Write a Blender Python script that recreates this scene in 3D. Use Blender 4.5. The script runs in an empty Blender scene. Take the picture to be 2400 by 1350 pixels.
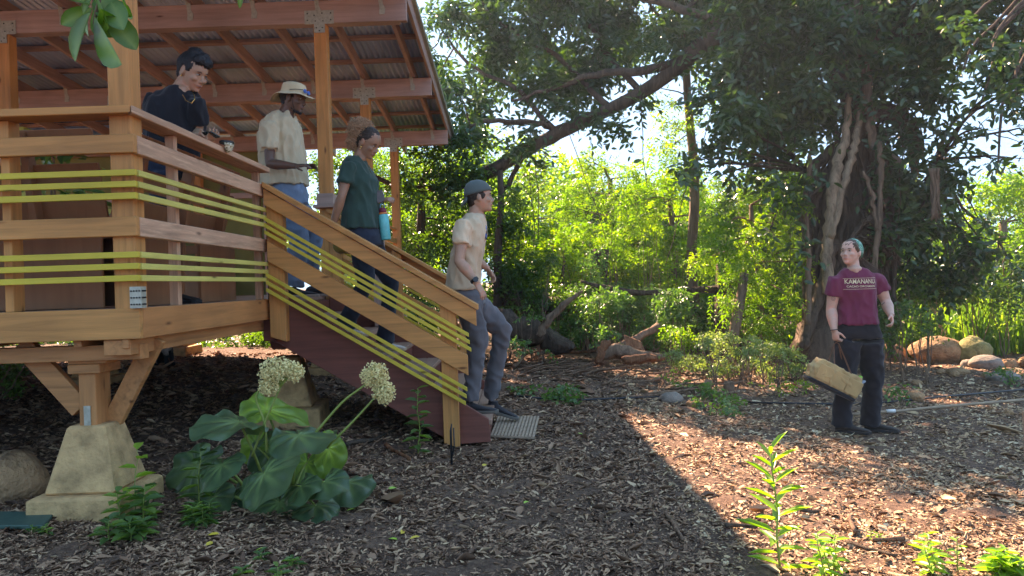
import bpy, bmesh, math, random
import numpy as np
from mathutils import Vector, Matrix, noise
R = math.radians
scene = bpy.context.scene
# ------------------------------------------------------------------ camera, sky, sun, exposure
FPX, CX, CY, ROLL, CAMZ = 1733.0, 1205.0, 662.0, 0.033, 1.30
cam_d = bpy.data.cameras.new("camera"); cam = bpy.data.objects.new("camera", cam_d)
scene.collection.objects.link(cam); scene.camera = cam
cam_d.sensor_width = 36; cam_d.lens = FPX*36/2400
cam_d.shift_x = -5/2400; cam_d.shift_y = -13/2400
cam_d.clip_start = 0.05; cam_d.clip_end = 2000
COSR, SINR = math.cos(ROLL), math.sin(ROLL)
cam.matrix_world = Matrix(((COSR, SINR, 0, 0), (0, 0, -1, 0), (-SINR, COSR, 0, CAMZ), (0, 0, 0, 1)))
SUN = Vector((-.40, 1.0, .84)).normalized()
elev = math.asin(SUN.z); azim = math.atan2(SUN.x, SUN.y)
w = bpy.data.worlds.new("World"); scene.world = w; w.use_nodes = True
nt = w.node_tree
sky = nt.nodes.new("ShaderNodeTexSky"); sky.sky_type = 'NISHITA'; sky.sun_disc = False
sky.sun_elevation = elev; sky.sun_rotation = azim; sky.air_density = 1.0; sky.dust_density = .6; sky.ozone_density = 2.5
gm = nt.nodes.new("ShaderNodeGamma"); gm.inputs[1].default_value = .12
hs = nt.nodes.new("ShaderNodeHueSaturation"); hs.inputs["Saturation"].default_value = 1.6; hs.inputs["Value"].default_value = 1.15
nt.links.new(sky.outputs[0], gm.inputs[0]); nt.links.new(gm.outputs[0], hs.inputs["Color"])
tn = nt.nodes.new("ShaderNodeMix"); tn.data_type = 'RGBA'; tn.blend_type = 'MULTIPLY'; tn.inputs[0].default_value = 1; tn.inputs[7].default_value = (.32, .68, 1.0, 1)
nt.links.new(hs.outputs[0], tn.inputs[6]); nt.links.new(tn.outputs[2], nt.nodes["Background"].inputs[0])
nt.nodes["Background"].inputs[1].default_value = .15
sd = bpy.data.lights.new("sun", 'SUN'); sd.energy = 2.7; sd.angle = R(.5); sd.color = (1, .89, .66)
so = bpy.data.objects.new("sun", sd); scene.collection.objects.link(so)
so.rotation_euler = SUN.to_track_quat('Z', 'Y').to_euler()
scene.view_settings.view_transform = 'Standard'; scene.view_settings.look = 'None'
scene.view_settings.exposure = 3.2; scene.view_settings.gamma = 1
scene.view_settings.use_white_balance = True; scene.view_settings.white_balance_temperature = 7900; scene.view_settings.white_balance_tint = 34
scene.render.film_transparent = False
cy = scene.cycles
cy.max_bounces = 8; cy.diffuse_bounces = 5; cy.glossy_bounces = 3; cy.transmission_bounces = 4; cy.transparent_max_bounces = 6
cy.use_denoising = True
cy.sample_clamp_indirect = 6

# ------------------------------------------------------------------ helpers
C = scene.collection
rng = np.random.default_rng(7)
random.seed(7)

def P(px, py, D):
    "point at depth D seen at photo pixel"
    dx, dy = px-CX, py-CY
    return Vector(((dx*COSR - dy*SINR)*D/FPX, D, CAMZ + (-dy*COSR - dx*SINR)*D/FPX))
def gh(x, y):
    "ground height"
    xx = np.clip(x, -5, 6)
    return .04 - .05*xx + .02*np.sin(x*1.7+y*.9) + .014*np.sin(x*3.9-y*2.3+1)
def G(px, py):
    D = 6.0
    for _ in range(30):
        p = P(px, py, D); h = float(gh(p.x, p.y))
        k = (CAMZ-p.z)/D
        if k <= .01: return P(px, py, 40)
        D = .5*D + .5*(CAMZ-h)/k
    return P(px, py, D)
def onground(px, D, lift=0.):
    p = P(px, 700, D); p.z = float(gh(p.x, p.y))+lift; return p

def tag(o, label=None, cat=None, group=None, kind=None):
    if label: o["label"] = label
    if cat: o["category"] = cat
    if group: o["group"] = group
    if kind: o["kind"] = kind
    return o
def thing(name, label, cat, loc=(0, 0, 0), group=None):
    o = bpy.data.objects.new(name, None); C.objects.link(o); o.location = loc
    o.empty_display_size = .1
    return tag(o, label, cat, group)
def link(name, me, m, parent=None):
    "links mesh given in world coordinates; parent may be a translated empty"
    o = bpy.data.objects.new(name, me); C.objects.link(o)
    if m is not None:
        if isinstance(m, (list, tuple)):
            for k in m: me.materials.append(k)
        else: me.materials.append(m)
    if parent is not None:
        o.parent = parent
        off = Vector(parent.location)
        q = parent.parent
        while q is not None: off += Vector(q.location); q = q.parent
        o.location = -off
    return o
def smooth(o, on=True):
    me = o.data
    me.polygons.foreach_set("use_smooth", [on]*len(me.polygons)); me.update(); return o
def bevel(o, w=.004, seg=1):
    md = o.modifiers.new("bevel", 'BEVEL'); md.width = w; md.segments = seg; md.limit_method = 'ANGLE'; md.angle_limit = R(40)
    return o

class MB:
    def __init__(s): s.v = []; s.f = []; s.mi = []; s.cur = 0
    def add(s, vs, fs):
        n = len(s.v); s.v += [tuple(v) for v in vs]; s.f += [tuple(i+n for i in f) for f in fs]; s.mi += [s.cur]*len(fs)
    def hexa(s, c):  # 8 corners: bottom 4 ccw, top 4
        s.add(c, [(0, 3, 2, 1), (4, 5, 6, 7), (0, 1, 5, 4), (1, 2, 6, 5), (2, 3, 7, 6), (3, 0, 4, 7)])
    def box(s, x0, x1, y0, y1, z0, z1):
        s.hexa([(x0, y0, z0), (x1, y0, z0), (x1, y1, z0), (x0, y1, z0), (x0, y0, z1), (x1, y0, z1), (x1, y1, z1), (x0, y1, z1)])
    def beam(s, a, b, w, h, up=(0, 0, 1)):
        "box from a to b, width w sideways, height h along up"
        a = Vector(a); b = Vector(b); d = (b-a).normalized(); u = Vector(up); u = (u-d*u.dot(d)).normalized(); l = d.cross(u)
        W = l*w/2; H = u*h/2
        s.hexa([a-W-H, a+W-H, b+W-H, b-W-H, a-W+H, a+W+H, b+W+H, b-W+H])
    def prism(s, poly, ext):
        "polygon (3d points) extruded by vector ext"
        n = len(poly); e = Vector(ext); p = [Vector(q) for q in poly]
        s.add(p+[q+e for q in p], [tuple(range(n))[::-1], tuple(range(n, 2*n))]+[(i, (i+1) % n, n+(i+1) % n, n+i) for i in range(n)])
    def tube(s, pts, rad, n=8, cap=True, flat=1.0):
        pts = [Vector(p) for p in pts]
        if not hasattr(rad, '__len__'): rad = [rad]*len(pts)
        rings = []; ref = None
        for i, p in enumerate(pts):
            d = (pts[min(i+1, len(pts)-1)]-pts[max(i-1, 0)]).normalized()
            if ref is None: ref = d.orthogonal().normalized()
            ref = (ref-d*ref.dot(d))
            ref = ref.normalized() if ref.length > 1e-5 else d.orthogonal().normalized()
            b = d.cross(ref)
            rings.append([p+(ref*math.cos(t)+b*math.sin(t)*flat)*rad[i] for t in [2*math.pi*k/n for k in range(n)]])
        s.loft(rings, cap)
    def loft(s, rings, cap=True):
        n = len(rings[0]); vs = [v for r in rings for v in r]; fs = []
        for i in range(len(rings)-1):
            for k in range(n):
                fs.append((i*n+k, i*n+(k+1) % n, (i+1)*n+(k+1) % n, (i+1)*n+k))
        if cap: fs += [tuple(range(n))[::-1], tuple(range((len(rings)-1)*n, len(rings)*n))]
        s.add(vs, fs)
    def ell(s, c, r, M=None, nu=12, nv=8):
        c = Vector(c); rings = []
        if not hasattr(r, '__len__'): r = (r, r, r)
        for j in range(nv+1):
            ph = math.pi*(j/nv); ph = max(.02, min(math.pi-.02, ph)); ring = []
            for k in range(nu):
                t = 2*math.pi*k/nu
                v = Vector((math.sin(ph)*math.cos(t)*r[0], math.sin(ph)*math.sin(t)*r[1], -math.cos(ph)*r[2]))
                if M is not None: v = M @ v
                ring.append(c+v)
            rings.append(ring)
        s.loft(rings)
    def mesh(s, name):
        me = bpy.data.meshes.new(name); me.from_pydata(s.v, [], s.f); me.update()
        if max(s.mi, default=0) > 0: me.polygons.foreach_set("material_index", s.mi)
        bm = bmesh.new(); bm.from_mesh(me); bmesh.ops.recalc_face_normals(bm, faces=bm.faces); bm.to_mesh(me); bm.free()
        return me
    def build(s, name, m, parent=None, bev=0, sm=False):
        o = link(name, s.mesh(name), m, parent)
        if bev: bevel(o, bev)
        if sm: smooth(o)
        return o

def npmesh(name, V, F, var=None):
    "V (n,3), F (m,k) arrays; var per-vertex float -> attribute"
    me = bpy.data.meshes.new(name); n = len(V); m, k = F.shape
    me.vertices.add(n); me.vertices.foreach_set("co", V.astype(np.float32).ravel())
    me.loops.add(m*k); me.loops.foreach_set("vertex_index", F.astype(np.int32).ravel())
    me.polygons.add(m); me.polygons.foreach_set("loop_start", np.arange(0, m*k, k, dtype=np.int32))
    me.update(calc_edges=True)
    if var is not None:
        a = me.attributes.new("var", 'FLOAT', 'POINT'); a.data.foreach_set("value", var.astype(np.float32).ravel())
    return me

# ------------------------------------------------------------------ materials
def newmat(name):
    m = bpy.data.materials.new(name); m.use_nodes = True; nt = m.node_tree
    return m, nt, nt.nodes["Principled BSDF"], nt.nodes["Material Output"]
def N(nt, t, **k):
    n = nt.nodes.new(t)
    for a, b in k.items(): setattr(n, a, b)
    return n
def ramp(nt, fac, stops):
    r = N(nt, "ShaderNodeValToRGB"); e = r.color_ramp.elements
    while len(e) < len(stops): e.new(.5)
    for q, (p, c) in zip(e, stops): q.position = p; q.color = (*c, 1)
    nt.links.new(fac, r.inputs[0]); return r.outputs[0]
def noise_tex(nt, scale, detail=4, stretch=(1, 1, 1), rough=.55, dist=0):
    tc = N(nt, "ShaderNodeTexCoord"); mp = N(nt, "ShaderNodeMapping"); mp.inputs[3].default_value = stretch
    nt.links.new(tc.outputs["Object"], mp.inputs[0])
    n = N(nt, "ShaderNodeTexNoise"); n.inputs["Scale"].default_value = scale; n.inputs["Detail"].default_value = detail
    n.inputs["Roughness"].default_value = rough; n.inputs["Distortion"].default_value = dist
    nt.links.new(mp.outputs[0], n.inputs["Vector"]); return n.outputs[0]
def bump(nt, bs, h, strength=.3, dist=.01):
    b = N(nt, "ShaderNodeBump"); b.inputs["Strength"].default_value = strength; b.inputs["Distance"].default_value = dist
    nt.links.new(h, b.inputs["Height"]); nt.links.new(b.outputs[0], bs.inputs["Normal"])
def sc(c, k): return tuple(min(1, x*k) for x in c)
def mat_noisy(name, col, rough=.7, lo=.75, hi=1.2, scale=8, stretch=(1, 1, 1), bmp=.3, bd=.005, detail=5, col2=None, spec=.4, metal=0):
    m, nt, b, o = newmat(name)
    f = noise_tex(nt, scale, detail, stretch)
    nt.links.new(ramp(nt, f, [(.28, sc(col, lo)), (.5, col), (.72, col2 or sc(col, hi))]), b.inputs["Base Color"])
    b.inputs["Roughness"].default_value = rough; b.inputs["Specular IOR Level"].default_value = spec; b.inputs["Metallic"].default_value = metal
    if bmp:
        bump(nt, b, noise_tex(nt, scale*4, 6, stretch), bmp, bd)
    return m
AX = {'x': (.06, 1, 1), 'y': (1, .06, 1), 'z': (1, 1, .06)}
def mat_wood(name, col, axis='x', rough=.6, lo=.72, hi=1.22, worn=0.):
    m, nt, b, o = newmat(name); st = AX[axis]
    f = noise_tex(nt, 26, 5, st, .6, .6); g = noise_tex(nt, 1.6, 3)
    c1 = ramp(nt, f, [(.25, sc(col, lo)), (.5, col), (.78, sc(col, hi))])
    mx = N(nt, "ShaderNodeMix", data_type='RGBA', blend_type='MULTIPLY'); mx.inputs[0].default_value = .8
    nt.links.new(c1, mx.inputs[6]); nt.links.new(ramp(nt, g, [(.3, (.78, .74, .72)), (.7, (1.12, 1.1, 1.08))]), mx.inputs[7])
    out = mx.outputs[2]
    tk = N(nt, "ShaderNodeTexCoord"); mk = N(nt, "ShaderNodeMapping"); mk.inputs[3].default_value = tuple(.35 if q < .5 else 1.3 for q in st); vk = N(nt, "ShaderNodeTexVoronoi"); vk.inputs["Scale"].default_value = 5.5
    nt.links.new(tk.outputs["Object"], mk.inputs[0]); nt.links.new(mk.outputs[0], vk.inputs["Vector"]); mq = N(nt, "ShaderNodeMix", data_type='RGBA', blend_type='MULTIPLY'); mq.inputs[0].default_value = 1
    nt.links.new(out, mq.inputs[6]); nt.links.new(ramp(nt, vk.outputs["Distance"], [(.035, (.30, .25, .22)), (.075, (.80, .76, .74)), (.11, (1, 1, 1))]), mq.inputs[7]); out = mq.outputs[2]
    if worn:
        h = noise_tex(nt, 60, 6, st, .7)
        m2 = N(nt, "ShaderNodeMix", data_type='RGBA'); nt.links.new(out, m2.inputs[6]); m2.inputs[7].default_value = (*sc(col, 2.0), 1)
        nt.links.new(ramp(nt, h, [(.62-.2*worn, (0, 0, 0)), (.72, (worn,)*3)]), m2.inputs[0]); out = m2.outputs[2]
    nt.links.new(out, b.inputs["Base Color"]); b.inputs["Roughness"].default_value = rough; b.inputs["Specular IOR Level"].default_value = .35
    # fine nicks and grain lines
    bump(nt, b, noise_tex(nt, 90, 5, st, .7), .25, .003)
    return m
def mat_leaf(name, stops, rough=.45, trans=.35, tcol=None, spec=.5):
    m, nt, b, o = newmat(name)
    at = N(nt, "ShaderNodeAttribute", attribute_name="var")
    col = ramp(nt, at.outputs["Fac"], stops)
    nt.links.new(col, b.inputs["Base Color"]); b.inputs["Roughness"].default_value = rough; b.inputs["Specular IOR Level"].default_value = spec
    if trans:
        t = N(nt, "ShaderNodeBsdfTranslucent"); mul = N(nt, "ShaderNodeMix", data_type='RGBA', blend_type='MULTIPLY')
        mul.inputs[0].default_value = 1; nt.links.new(col, mul.inputs[6]); mul.inputs[7].default_value = (*(tcol or (2.2, 2.4, .7)), 1)
        mul.clamp_result = False
        nt.links.new(mul.outputs[2], t.inputs[0])
        ms = N(nt, "ShaderNodeMixShader"); ms.inputs[0].default_value = trans
        nt.links.new(b.outputs[0], ms.inputs[1]); nt.links.new(t.outputs[0], ms.inputs[2]); nt.links.new(ms.outputs[0], o.inputs[0])
    return m
def mat_plain(name, col, rough=.5, metal=0, spec=.5):
    m, nt, b, o = newmat(name)
    f = noise_tex(nt, 30, 3)
    nt.links.new(ramp(nt, f, [(.3, sc(col, .85)), (.7, sc(col, 1.12))]), b.inputs["Base Color"])
    b.inputs["Roughness"].default_value = rough; b.inputs["Metallic"].default_value = metal; b.inputs["Specular IOR Level"].default_value = spec
    return m
# ------------------------------------------------------------------ ground
def make_ground():
    def axis(a, b, n, far):
        core = np.linspace(a, b, n); k = np.geomspace(.3, far, 22)
        return np.concatenate([(a-k)[::-1], core, b+k])
    xs = axis(-9, 10, 150, 260); ys = axis(.5, 22, 170, 300)
    X, Y = np.meshgrid(xs, ys); Z = gh(X, Y)
    Z = Z + .006*np.sin(X*17+Y*5)*np.sin(Y*13-X*7) + .010*rng.standard_normal(X.shape)*(np.abs(X) < 12)*(Y < 24)
    d = np.hypot(np.clip(np.abs(X)-10, 0, None), np.clip(Y-24, 0, None)); Z = Z+.004*d
    V = np.stack([X, Y, Z], -1).reshape(-1, 3); nx = len(xs); ny = len(ys)
    I = (np.arange(ny-1)[:, None]*nx+np.arange(nx-1)[None]).ravel()
    F = np.stack([I, I+1, I+nx+1, I+nx], 1)
    m, nt, b, o = newmat("mulch_soil")
    f = noise_tex(nt, 30, 8, (1, 1, 1), .75); g = noise_tex(nt, .8, 4)
    c1 = ramp(nt, f, [(.3, (.07, .045, .034)), (.5, (.17, .108, .075)), (.68, (.34, .22, .15)), (.8, (.46, .33, .24))])
    c2 = ramp(nt, g, [(.35, (.8, .74, .74)), (.65, (1.1, 1.0, .95))])
    mx = N(nt, "ShaderNodeMix", data_type='RGBA', blend_type='MULTIPLY'); mx.inputs[0].default_value = 1
    nt.links.new(c1, mx.inputs[6]); nt.links.new(c2, mx.inputs[7]); nt.links.new(mx.outputs[2], b.inputs["Base Color"])
    b.inputs["Roughness"].default_value = .95; b.inputs["Specular IOR Level"].default_value = .2
    bump(nt, b, noise_tex(nt, 55, 8, (1, 1, 1), .75), .9, .03)
    o = link("ground", npmesh("ground", V, F), m); smooth(o); tag(o, kind="structure", label="mulched bare ground")
make_ground()

# ------------------------------------------------------------------ wood colours
W_POST = {a: mat_wood("tan_timber_"+a, (.58, .25, .075), a, worn=.12, lo=.66, hi=1.25) for a in 'xyz'}
W_SIDE = {a: mat_wood("weathered_timber_"+a, (.56, .32, .20), a, worn=.5, lo=.6, hi=1.3) for a in 'xyz'}
W_ROOF = {a: mat_wood("red_brown_timber_"+a, (.42, .285, .235), a) for a in 'xyz'}
W_PLY = mat_wood("brown_plywood", (.30, .135, .065), 'z', lo=.85, hi=1.1)
W_YEL = mat_wood("yellow_green_slats", (.60, .46, .05), 'x', worn=.12, lo=.85, hi=1.12)
W_YELW = mat_wood("weathered_yellow_slats", (.60, .53, .13), 'y', worn=.35, lo=.82, hi=1.15)
W_STR = mat_wood("dark_red_stringer_paint", (.20, .062, .042), 'x', lo=.7, hi=1.3, worn=.10)
W_TREAD = mat_wood("tread_boards", (.36, .21, .15), 'y', worn=.25)
W_RAW = {a: mat_wood("raw_fir_"+a, (.50, .21, .075), a, lo=.6, hi=1.25) for a in 'xyz'}
M_STEEL = mat_noisy("galvanised_steel", (.42, .42, .34), .45, scale=40, metal=.35, bmp=.1)
M_DARK = mat_plain("dark_holes", (.01, .01, .01), .8)
M_CONC = mat_noisy("pier_concrete", (.54, .32, .145), .95, lo=.5, hi=1.3, scale=9, bmp=1., bd=.012, detail=9)
M_OLIVE = mat_noisy("olive_wall_paint", (.20, .19, .055), .8, scale=2, bmp=.05)
M_LIME = mat_plain("lime_trim_paint", (.38, .46, .10), .7)
M_SHEET = mat_noisy("corrugated_metal", (.52, .64, .86), .35, lo=.7, hi=1.3, scale=3, stretch=(1, .3, 1), bmp=.05, metal=.25)

XE = -1.915            # outer face of the deck's side
Y1, Y2, Y3 = 3.77, 5.80, 7.62
ZF = 1.232
pav = thing("pavilion", "open timber pavilion on a raised deck with tan rails and corrugated metal roof", "pavilion", (-3.5, 7.5, .15))
def roofz(y): return 4.04 - .09*(y-7.7)      # underside of the beams

# --- posts with steel connector plates
def connector(parent, x, y, z, s=.10):
    m = MB()
    yy = y-.074; m.box(x-.15, x+.15, yy-.004, yy, z-.01, z+.13); m.box(x-.055, x+.055, yy-.006, yy-.001, z-.10, z+.03)
    nb = len(m.f)
    m.cur = 1
    for (a, b_) in ((-.12, .1), (-.12, .03), (-.05, .08), (.03, .1), (.12, .1), (.12, .03), (-.03, -.05), (.03, -.05), (0, -.08), (.04, .02), (-.04, .02)):
        m.tube([(x+a, yy-.0035, z+b_), (x+a, yy-.008, z+b_)], .007, 6)
    return m.build("connector_plate", [M_STEEL, M_DARK], parent)
def post(x, y, z0, z1, s=.12, mat=None, conn=True):
    m = MB(); m.box(x-s/2, x+s/2, y-s/2, y+s/2, z0, z1); p = m.build("post", mat or W_POST['z'], pav, .006)
    if conn: connector(p, x, y, z1)
    return p
HP = 2.262  # rail cap top
post(XE-.083, Y1+.085, ZF-.02, 4.6, .115, conn=False)
BY = [7.70, 9.95, 12.3]
for y in BY:
    for x in (-1.92, -5.2, -8.5): post(x, y, ZF, roofz(y), .13)
# corner post foot block where the stair rail lands
m = MB(); m.box(-2.0, -1.83, 7.6, 7.8, 2.16, 2.28); m.box(-2.03, -1.80, 7.55, 7.85, 2.13, 2.162); m.build("post_base_block", W_ROOF['x'], pav, .004)
# --- beams, rafters, purlins, sheet
for y in BY:
    z = roofz(y); m = MB()
    m.box(-9.5, -1.02, y-.07, y+.0, z, z+.235); m.build("roof_beam", W_ROOF['x'], pav, .004)
    m = MB(); m.box(-9.5, -1.10, y+.003, y+.07, z+.003, z+.23); m.build("roof_beam", W_ROOF['x'], pav, .004)
y = Y1+.085; m = MB(); m.box(-9.5, -1.02, y-.07, y+.07, roofz(y), roofz(y)+.235); m.build("roof_beam", W_ROOF['x'], pav, .004)
YA, YB = 2.35, 13.7
rx = [-1.92+.66*k for k in range(1, 2)]+[-1.92-.66*k for k in range(0, 12)]
for i, x in enumerate(rx):
    m = MB(); m.beam((x, YA+.05, roofz(YA)+.31), (x, YB, roofz(YB)+.31), .045, .14)
    r = m.build("rafter", W_ROOF['y'], pav, .003)
    for y in BY:      # hurricane ties
        z = roofz(y)+.16; xx = x-.035; yy = y-.073
        t = MB(); t.prism([(xx-.02, yy, z+.14), (xx+.03, yy, z+.14), (xx+.035, yy, z+.02), (xx+.06, yy, z-.03), (xx+.05, yy, z-.09), (xx-.005, yy, z-.09), (xx-.0, yy, z-.02)], (0, -.004, 0))
        t.build("hurricane_tie", M_STEEL, r)
m = MB(); m.beam((-1.03, YA, roofz(YA)+.325), (-1.03, YB+.02, roofz(YB)+.325), .035, .2); m.build("barge_board", W_ROOF['y'], pav, .003)
m = MB(); m.beam((-1.00, YA-.02, roofz(YA)+.41), (-1.00, YB+.05, roofz(YB)+.41), .06, .05); m.build("roof_edge_trim", M_STEEL, pav, .003)
k = 0; y = YA+.15
while y < YB:
    m = MB(); z = roofz(y)+.402; m.box(-9.5, -1.05, y-.045, y+.045, z-.02, z+.02); m.build("purlin", W_ROOF['x'], pav); y += .72
def sheet():
    x0, x1 = -9.6, -1.0; n = int((x1-x0)/.076*8); xs = np.linspace(x0, x1, n); zz = .016*np.sin((xs-x0)/.076*2*np.pi)
    ys = np.array([YA-.05, YB+.06]); V = []
    for y in ys:
        V.append(np.stack([xs, np.full(n, y), zz+roofz(y)+.436], 1))
    V = np.concatenate(V); I = np.arange(n-1); F = np.stack([I, I+1, I+n+1, I+n], 1)
    o = link("roof_sheet", npmesh("roof_sheet", V, F), M_SHEET, pav); smooth(o)
    md = o.modifiers.new("s", 'SOLIDIFY'); md.thickness = .0015; md.offset = 1
sheet()
# --- building walls behind
m = MB(); m.box(-9.5, -5.30, 12.42, 12.50, ZF, 4.0); m.box(-5.29, -4.1, 12.42, 12.50, ZF, 3.8); m.build("wall", M_OLIVE, pav)
m = MB(); m.box(-9.5, -4.1, 12.37, 12.417, 2.86, 2.95); m.box(-4.15, -4.05, 12.36, 12.52, ZF, 3.62); m.build("wall_trim", W_ROOF['x'], pav)
for x in (-7.9, -6.3):
    m = MB(); m.box(x-.5, x+.5, 12.36, 12.415, 1.6, 2.75); f = m.build("window_frame", M_LIME, pav)
    m = MB(); m.box(x-.42, x+.42, 12.352, 12.358, 1.68, 2.67); m.build("window_pane", mat_plain("dark_glass", (.03, .06, .04), .1), f)
m = MB(); m.box(-6.62, -6.5, 9.9, 10.1, ZF, 3.6); m.build("lime_column", M_LIME, pav)
# --- deck
m = MB()
for i in range(62):
    y = Y1+.06+i*.143
    m.box(-8, XE-.045, y, y+.138, ZF-.04, ZF)
m.build("deck_floor", W_TREAD, pav)
m = MB(); m.prism([(-8, Y1, ZF-.157), (XE, Y1, ZF-.157), (XE, Y1, ZF), (-8, Y1, ZF)], (0, .038, 0)); m.build("front_fascia_board", W_POST['x'], pav, .003)
m = MB(); m.box(XE-.038, XE, Y1+.04, Y2-.003, ZF-.157, ZF+.001); m.build("side_fascia_board", mat_wood("orange_brown_timber", (.52, .21, .07), 'y', worn=.05), pav, .003)
m = MB(); m.box(XE-.038, XE, Y3+.02, 12.5, ZF-.157, ZF+.001); m.build("side_fascia_board", W_POST['y'], pav, .003)
for i in range(9):
    x = XE-.35-.6*i
    m = MB(); m.box(x-.02, x+.02, Y1+.05, 12.4, ZF-.19, ZF-.045); m.build("joist", W_RAW['y'], pav)
m = MB(); m.box(-8, XE-.05, Y1+.10, Y1+.19, ZF-.27, ZF-.19); m.build("bearer", W_RAW['x'], pav, .003)
m = MB(); m.box(XE-.20, XE-.06, Y1+.02, 12.3, ZF-.24, ZF-.16); m.build("bearer", W_RAW['y'], pav, .003)
m = MB(); m.box(XE-.10, XE-.065, Y1+.01, 7.6, ZF-.205, ZF-.156); m.build("bearer", W_RAW['y'], pav, .003)
for y in (8.2, 12.0):
    m = MB(); m.box(-8, XE-.06, y-.07, y+.07, ZF-.38, ZF-.20); m.build("bearer", W_RAW['x'], pav, .003)

# corner support post with cap blocks and braces
cx, cyy = -2.285, 4.00
m = MB(); m.box(cx-.045, cx+.045, cyy-.075, cyy+.075, .58, ZF-.33); sp = m.build("support_post", W_RAW['z'], pav, .004)
m = MB(); m.box(cx-.018, cx+.017, cyy-.081, cyy-.076, .60, .72); m.build("steel_strap", M_STEEL, sp)
m = MB(); m.box(cx-.09, cx+.08, cyy-.095, cyy+.12, ZF-.34, ZF-.29); m.box(cx-.085, cx+.12, cyy-.098, cyy+.1, ZF-.288, ZF-.24); m.box(cx-.09, cx+.3, cyy-.085, cyy+.1, ZF-.238, ZF-.19); m.build("cap_block", W_RAW['x'], pav, .004)
m = MB(); m.beam((cx-.36, cyy-.04, ZF-.17), (cx-.05, cyy-.04, ZF-.53), .045, .11); m.build("brace", W_RAW['x'], pav, .003)
m = MB(); m.beam((cx+.31, cyy+.06, ZF-.17), (cx+.06, cyy+.06, ZF-.62), .045, .10); m.build("brace", W_RAW['y'], pav, .003)
m = MB(); m.box(-1.98, -1.87, Y2+.0, Y2+.09, ZF-.33, ZF-.157); m.build("joist_end", W_STR, pav, .003)
m = MB(); m.prism([(-2.16, 6.28, ZF-.19), (-1.82, 6.28, ZF-.19), (-1.92, 6.28, .80), (-2.07, 6.28, .80)], (0, .14, 0)); m.build("support_post", W_STR, pav, .004)
m = MB(); m.box(-5.6, -5.46, 11.9, 12.04, .6, ZF-.3); m.build("support_post", W_RAW['z'], pav)
m = MB(); m.box(-2.6, -2.46, 9.9, 10.04, .6, ZF-.3); m.build("support_post", W_RAW['z'], pav)
# --- railing: front (x direction) and side (y direction)
XL = -8.0
def zat(py): return CAMZ+(691.5-py)/460.
bands = [(313, 357), (507, 553)]
slats = [(398, 412), (425, 439), (452, 467), (590, 604), (617, 631), (645, 659)]
front = []
for (a, b_) in bands:
    m = MB(); m.box(XL, XE, Y1, Y1+.036, zat(b_), zat(a)); m.build("front_rail_board", W_POST['x'], pav, .004)
    m = MB(); m.box(XE-.036, XE+.002, Y1+.0385, Y2, zat(b_)-.001, zat(a)-.002); m.build("side_rail_board", W_SIDE['y'], pav, .004)
for (a, b_) in slats:
    m = MB(); m.box(XL, XE+.014, Y1-.022, Y1-.001, zat(b_), zat(a)); m.build("yellow_slat", W_YEL, pav, .002)
    m = MB(); m.box(XE+.004, XE+.022, Y1+.002, Y2+.01, zat(b_)-.0015, zat(a)-.0015); m.build("yellow_slat", W_YELW, pav, .002)
m = MB(); m.prism([(XL, Y1-.035, 2.222), (XE+.005, Y1-.035, 2.222), (XE-.13, Y1+.12, 2.222), (XL, Y1+.12, 2.222)], (0, 0, .040)); m.build("front_rail_cap", W_POST['x'], pav, .004)
m = MB(); m.prism([(XE+.010, Y1-.033, 2.222), (XE+.03, Y2+.0, 2.222), (XE-.12, Y2, 2.222), (XE-.125, Y1+.12, 2.222)], (0, 0, .0395)); m.build("side_rail_cap", W_SIDE['y'], pav, .004)
for x in (-2.58, -3.25, -3.9, -4.6, -5.4, -6.2):
    m = MB(); m.box(x-.045, x, Y1+.04, Y1+.13, ZF, 2.22); m.build("rail_baluster", W_POST['z'], pav, .003)
for y in (4.32, 5.74):
    m = MB(); m.box(XE-.09, XE-.037, y-.02, y+.025, ZF, 2.22); m.build("rail_baluster", W_SIDE['z'], pav, .003)
m = MB(); m.box(XE-.02, XE+.0215, Y2+.012, Y2+.03, ZF, 2.1); m.build("dark_green_strip", mat_plain("dark_green_paint", (.07, .08, .015)), pav)
m = MB(); m.box(XE-.034, XE+.024, Y1-.0235, Y1+.03, ZF+.001, ZF+.11); lp = m.build("perforated_plate", M_STEEL, pav)
h = MB()
for r_ in range(3):
    for q in range(4): 
        zz = ZF+.02+r_*.034
        h.tube([(XE+.0235, Y1-.013+q*.011, zz), (XE+.0275, Y1-.013+q*.011, zz)], .0045, 6)
        h.tube([(XE-.026+q*.014, Y1-.0225, zz), (XE-.026+q*.014, Y1-.0275, zz)], .0045, 6)
h.build("rivet", M_DARK, lp)
# far railing beyond the stairs
for (z0, z1) in ((2.0, 2.09), (1.62, 1.72), (2.222, 2.262)):
    m = MB(); m.box(XE-.036, XE, Y3+.25, 12.4, z0, z1); m.build("side_rail_board", W_POST['y'], pav, .004)
for z0 in (1.49, 1.43, 1.37, 1.9, 1.84, 1.78):
    m = MB(); m.box(XE+.002, XE+.02, Y3+.25, 12.4, z0, z0+.03); m.build("yellow_slat", W_YELW, pav)

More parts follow.
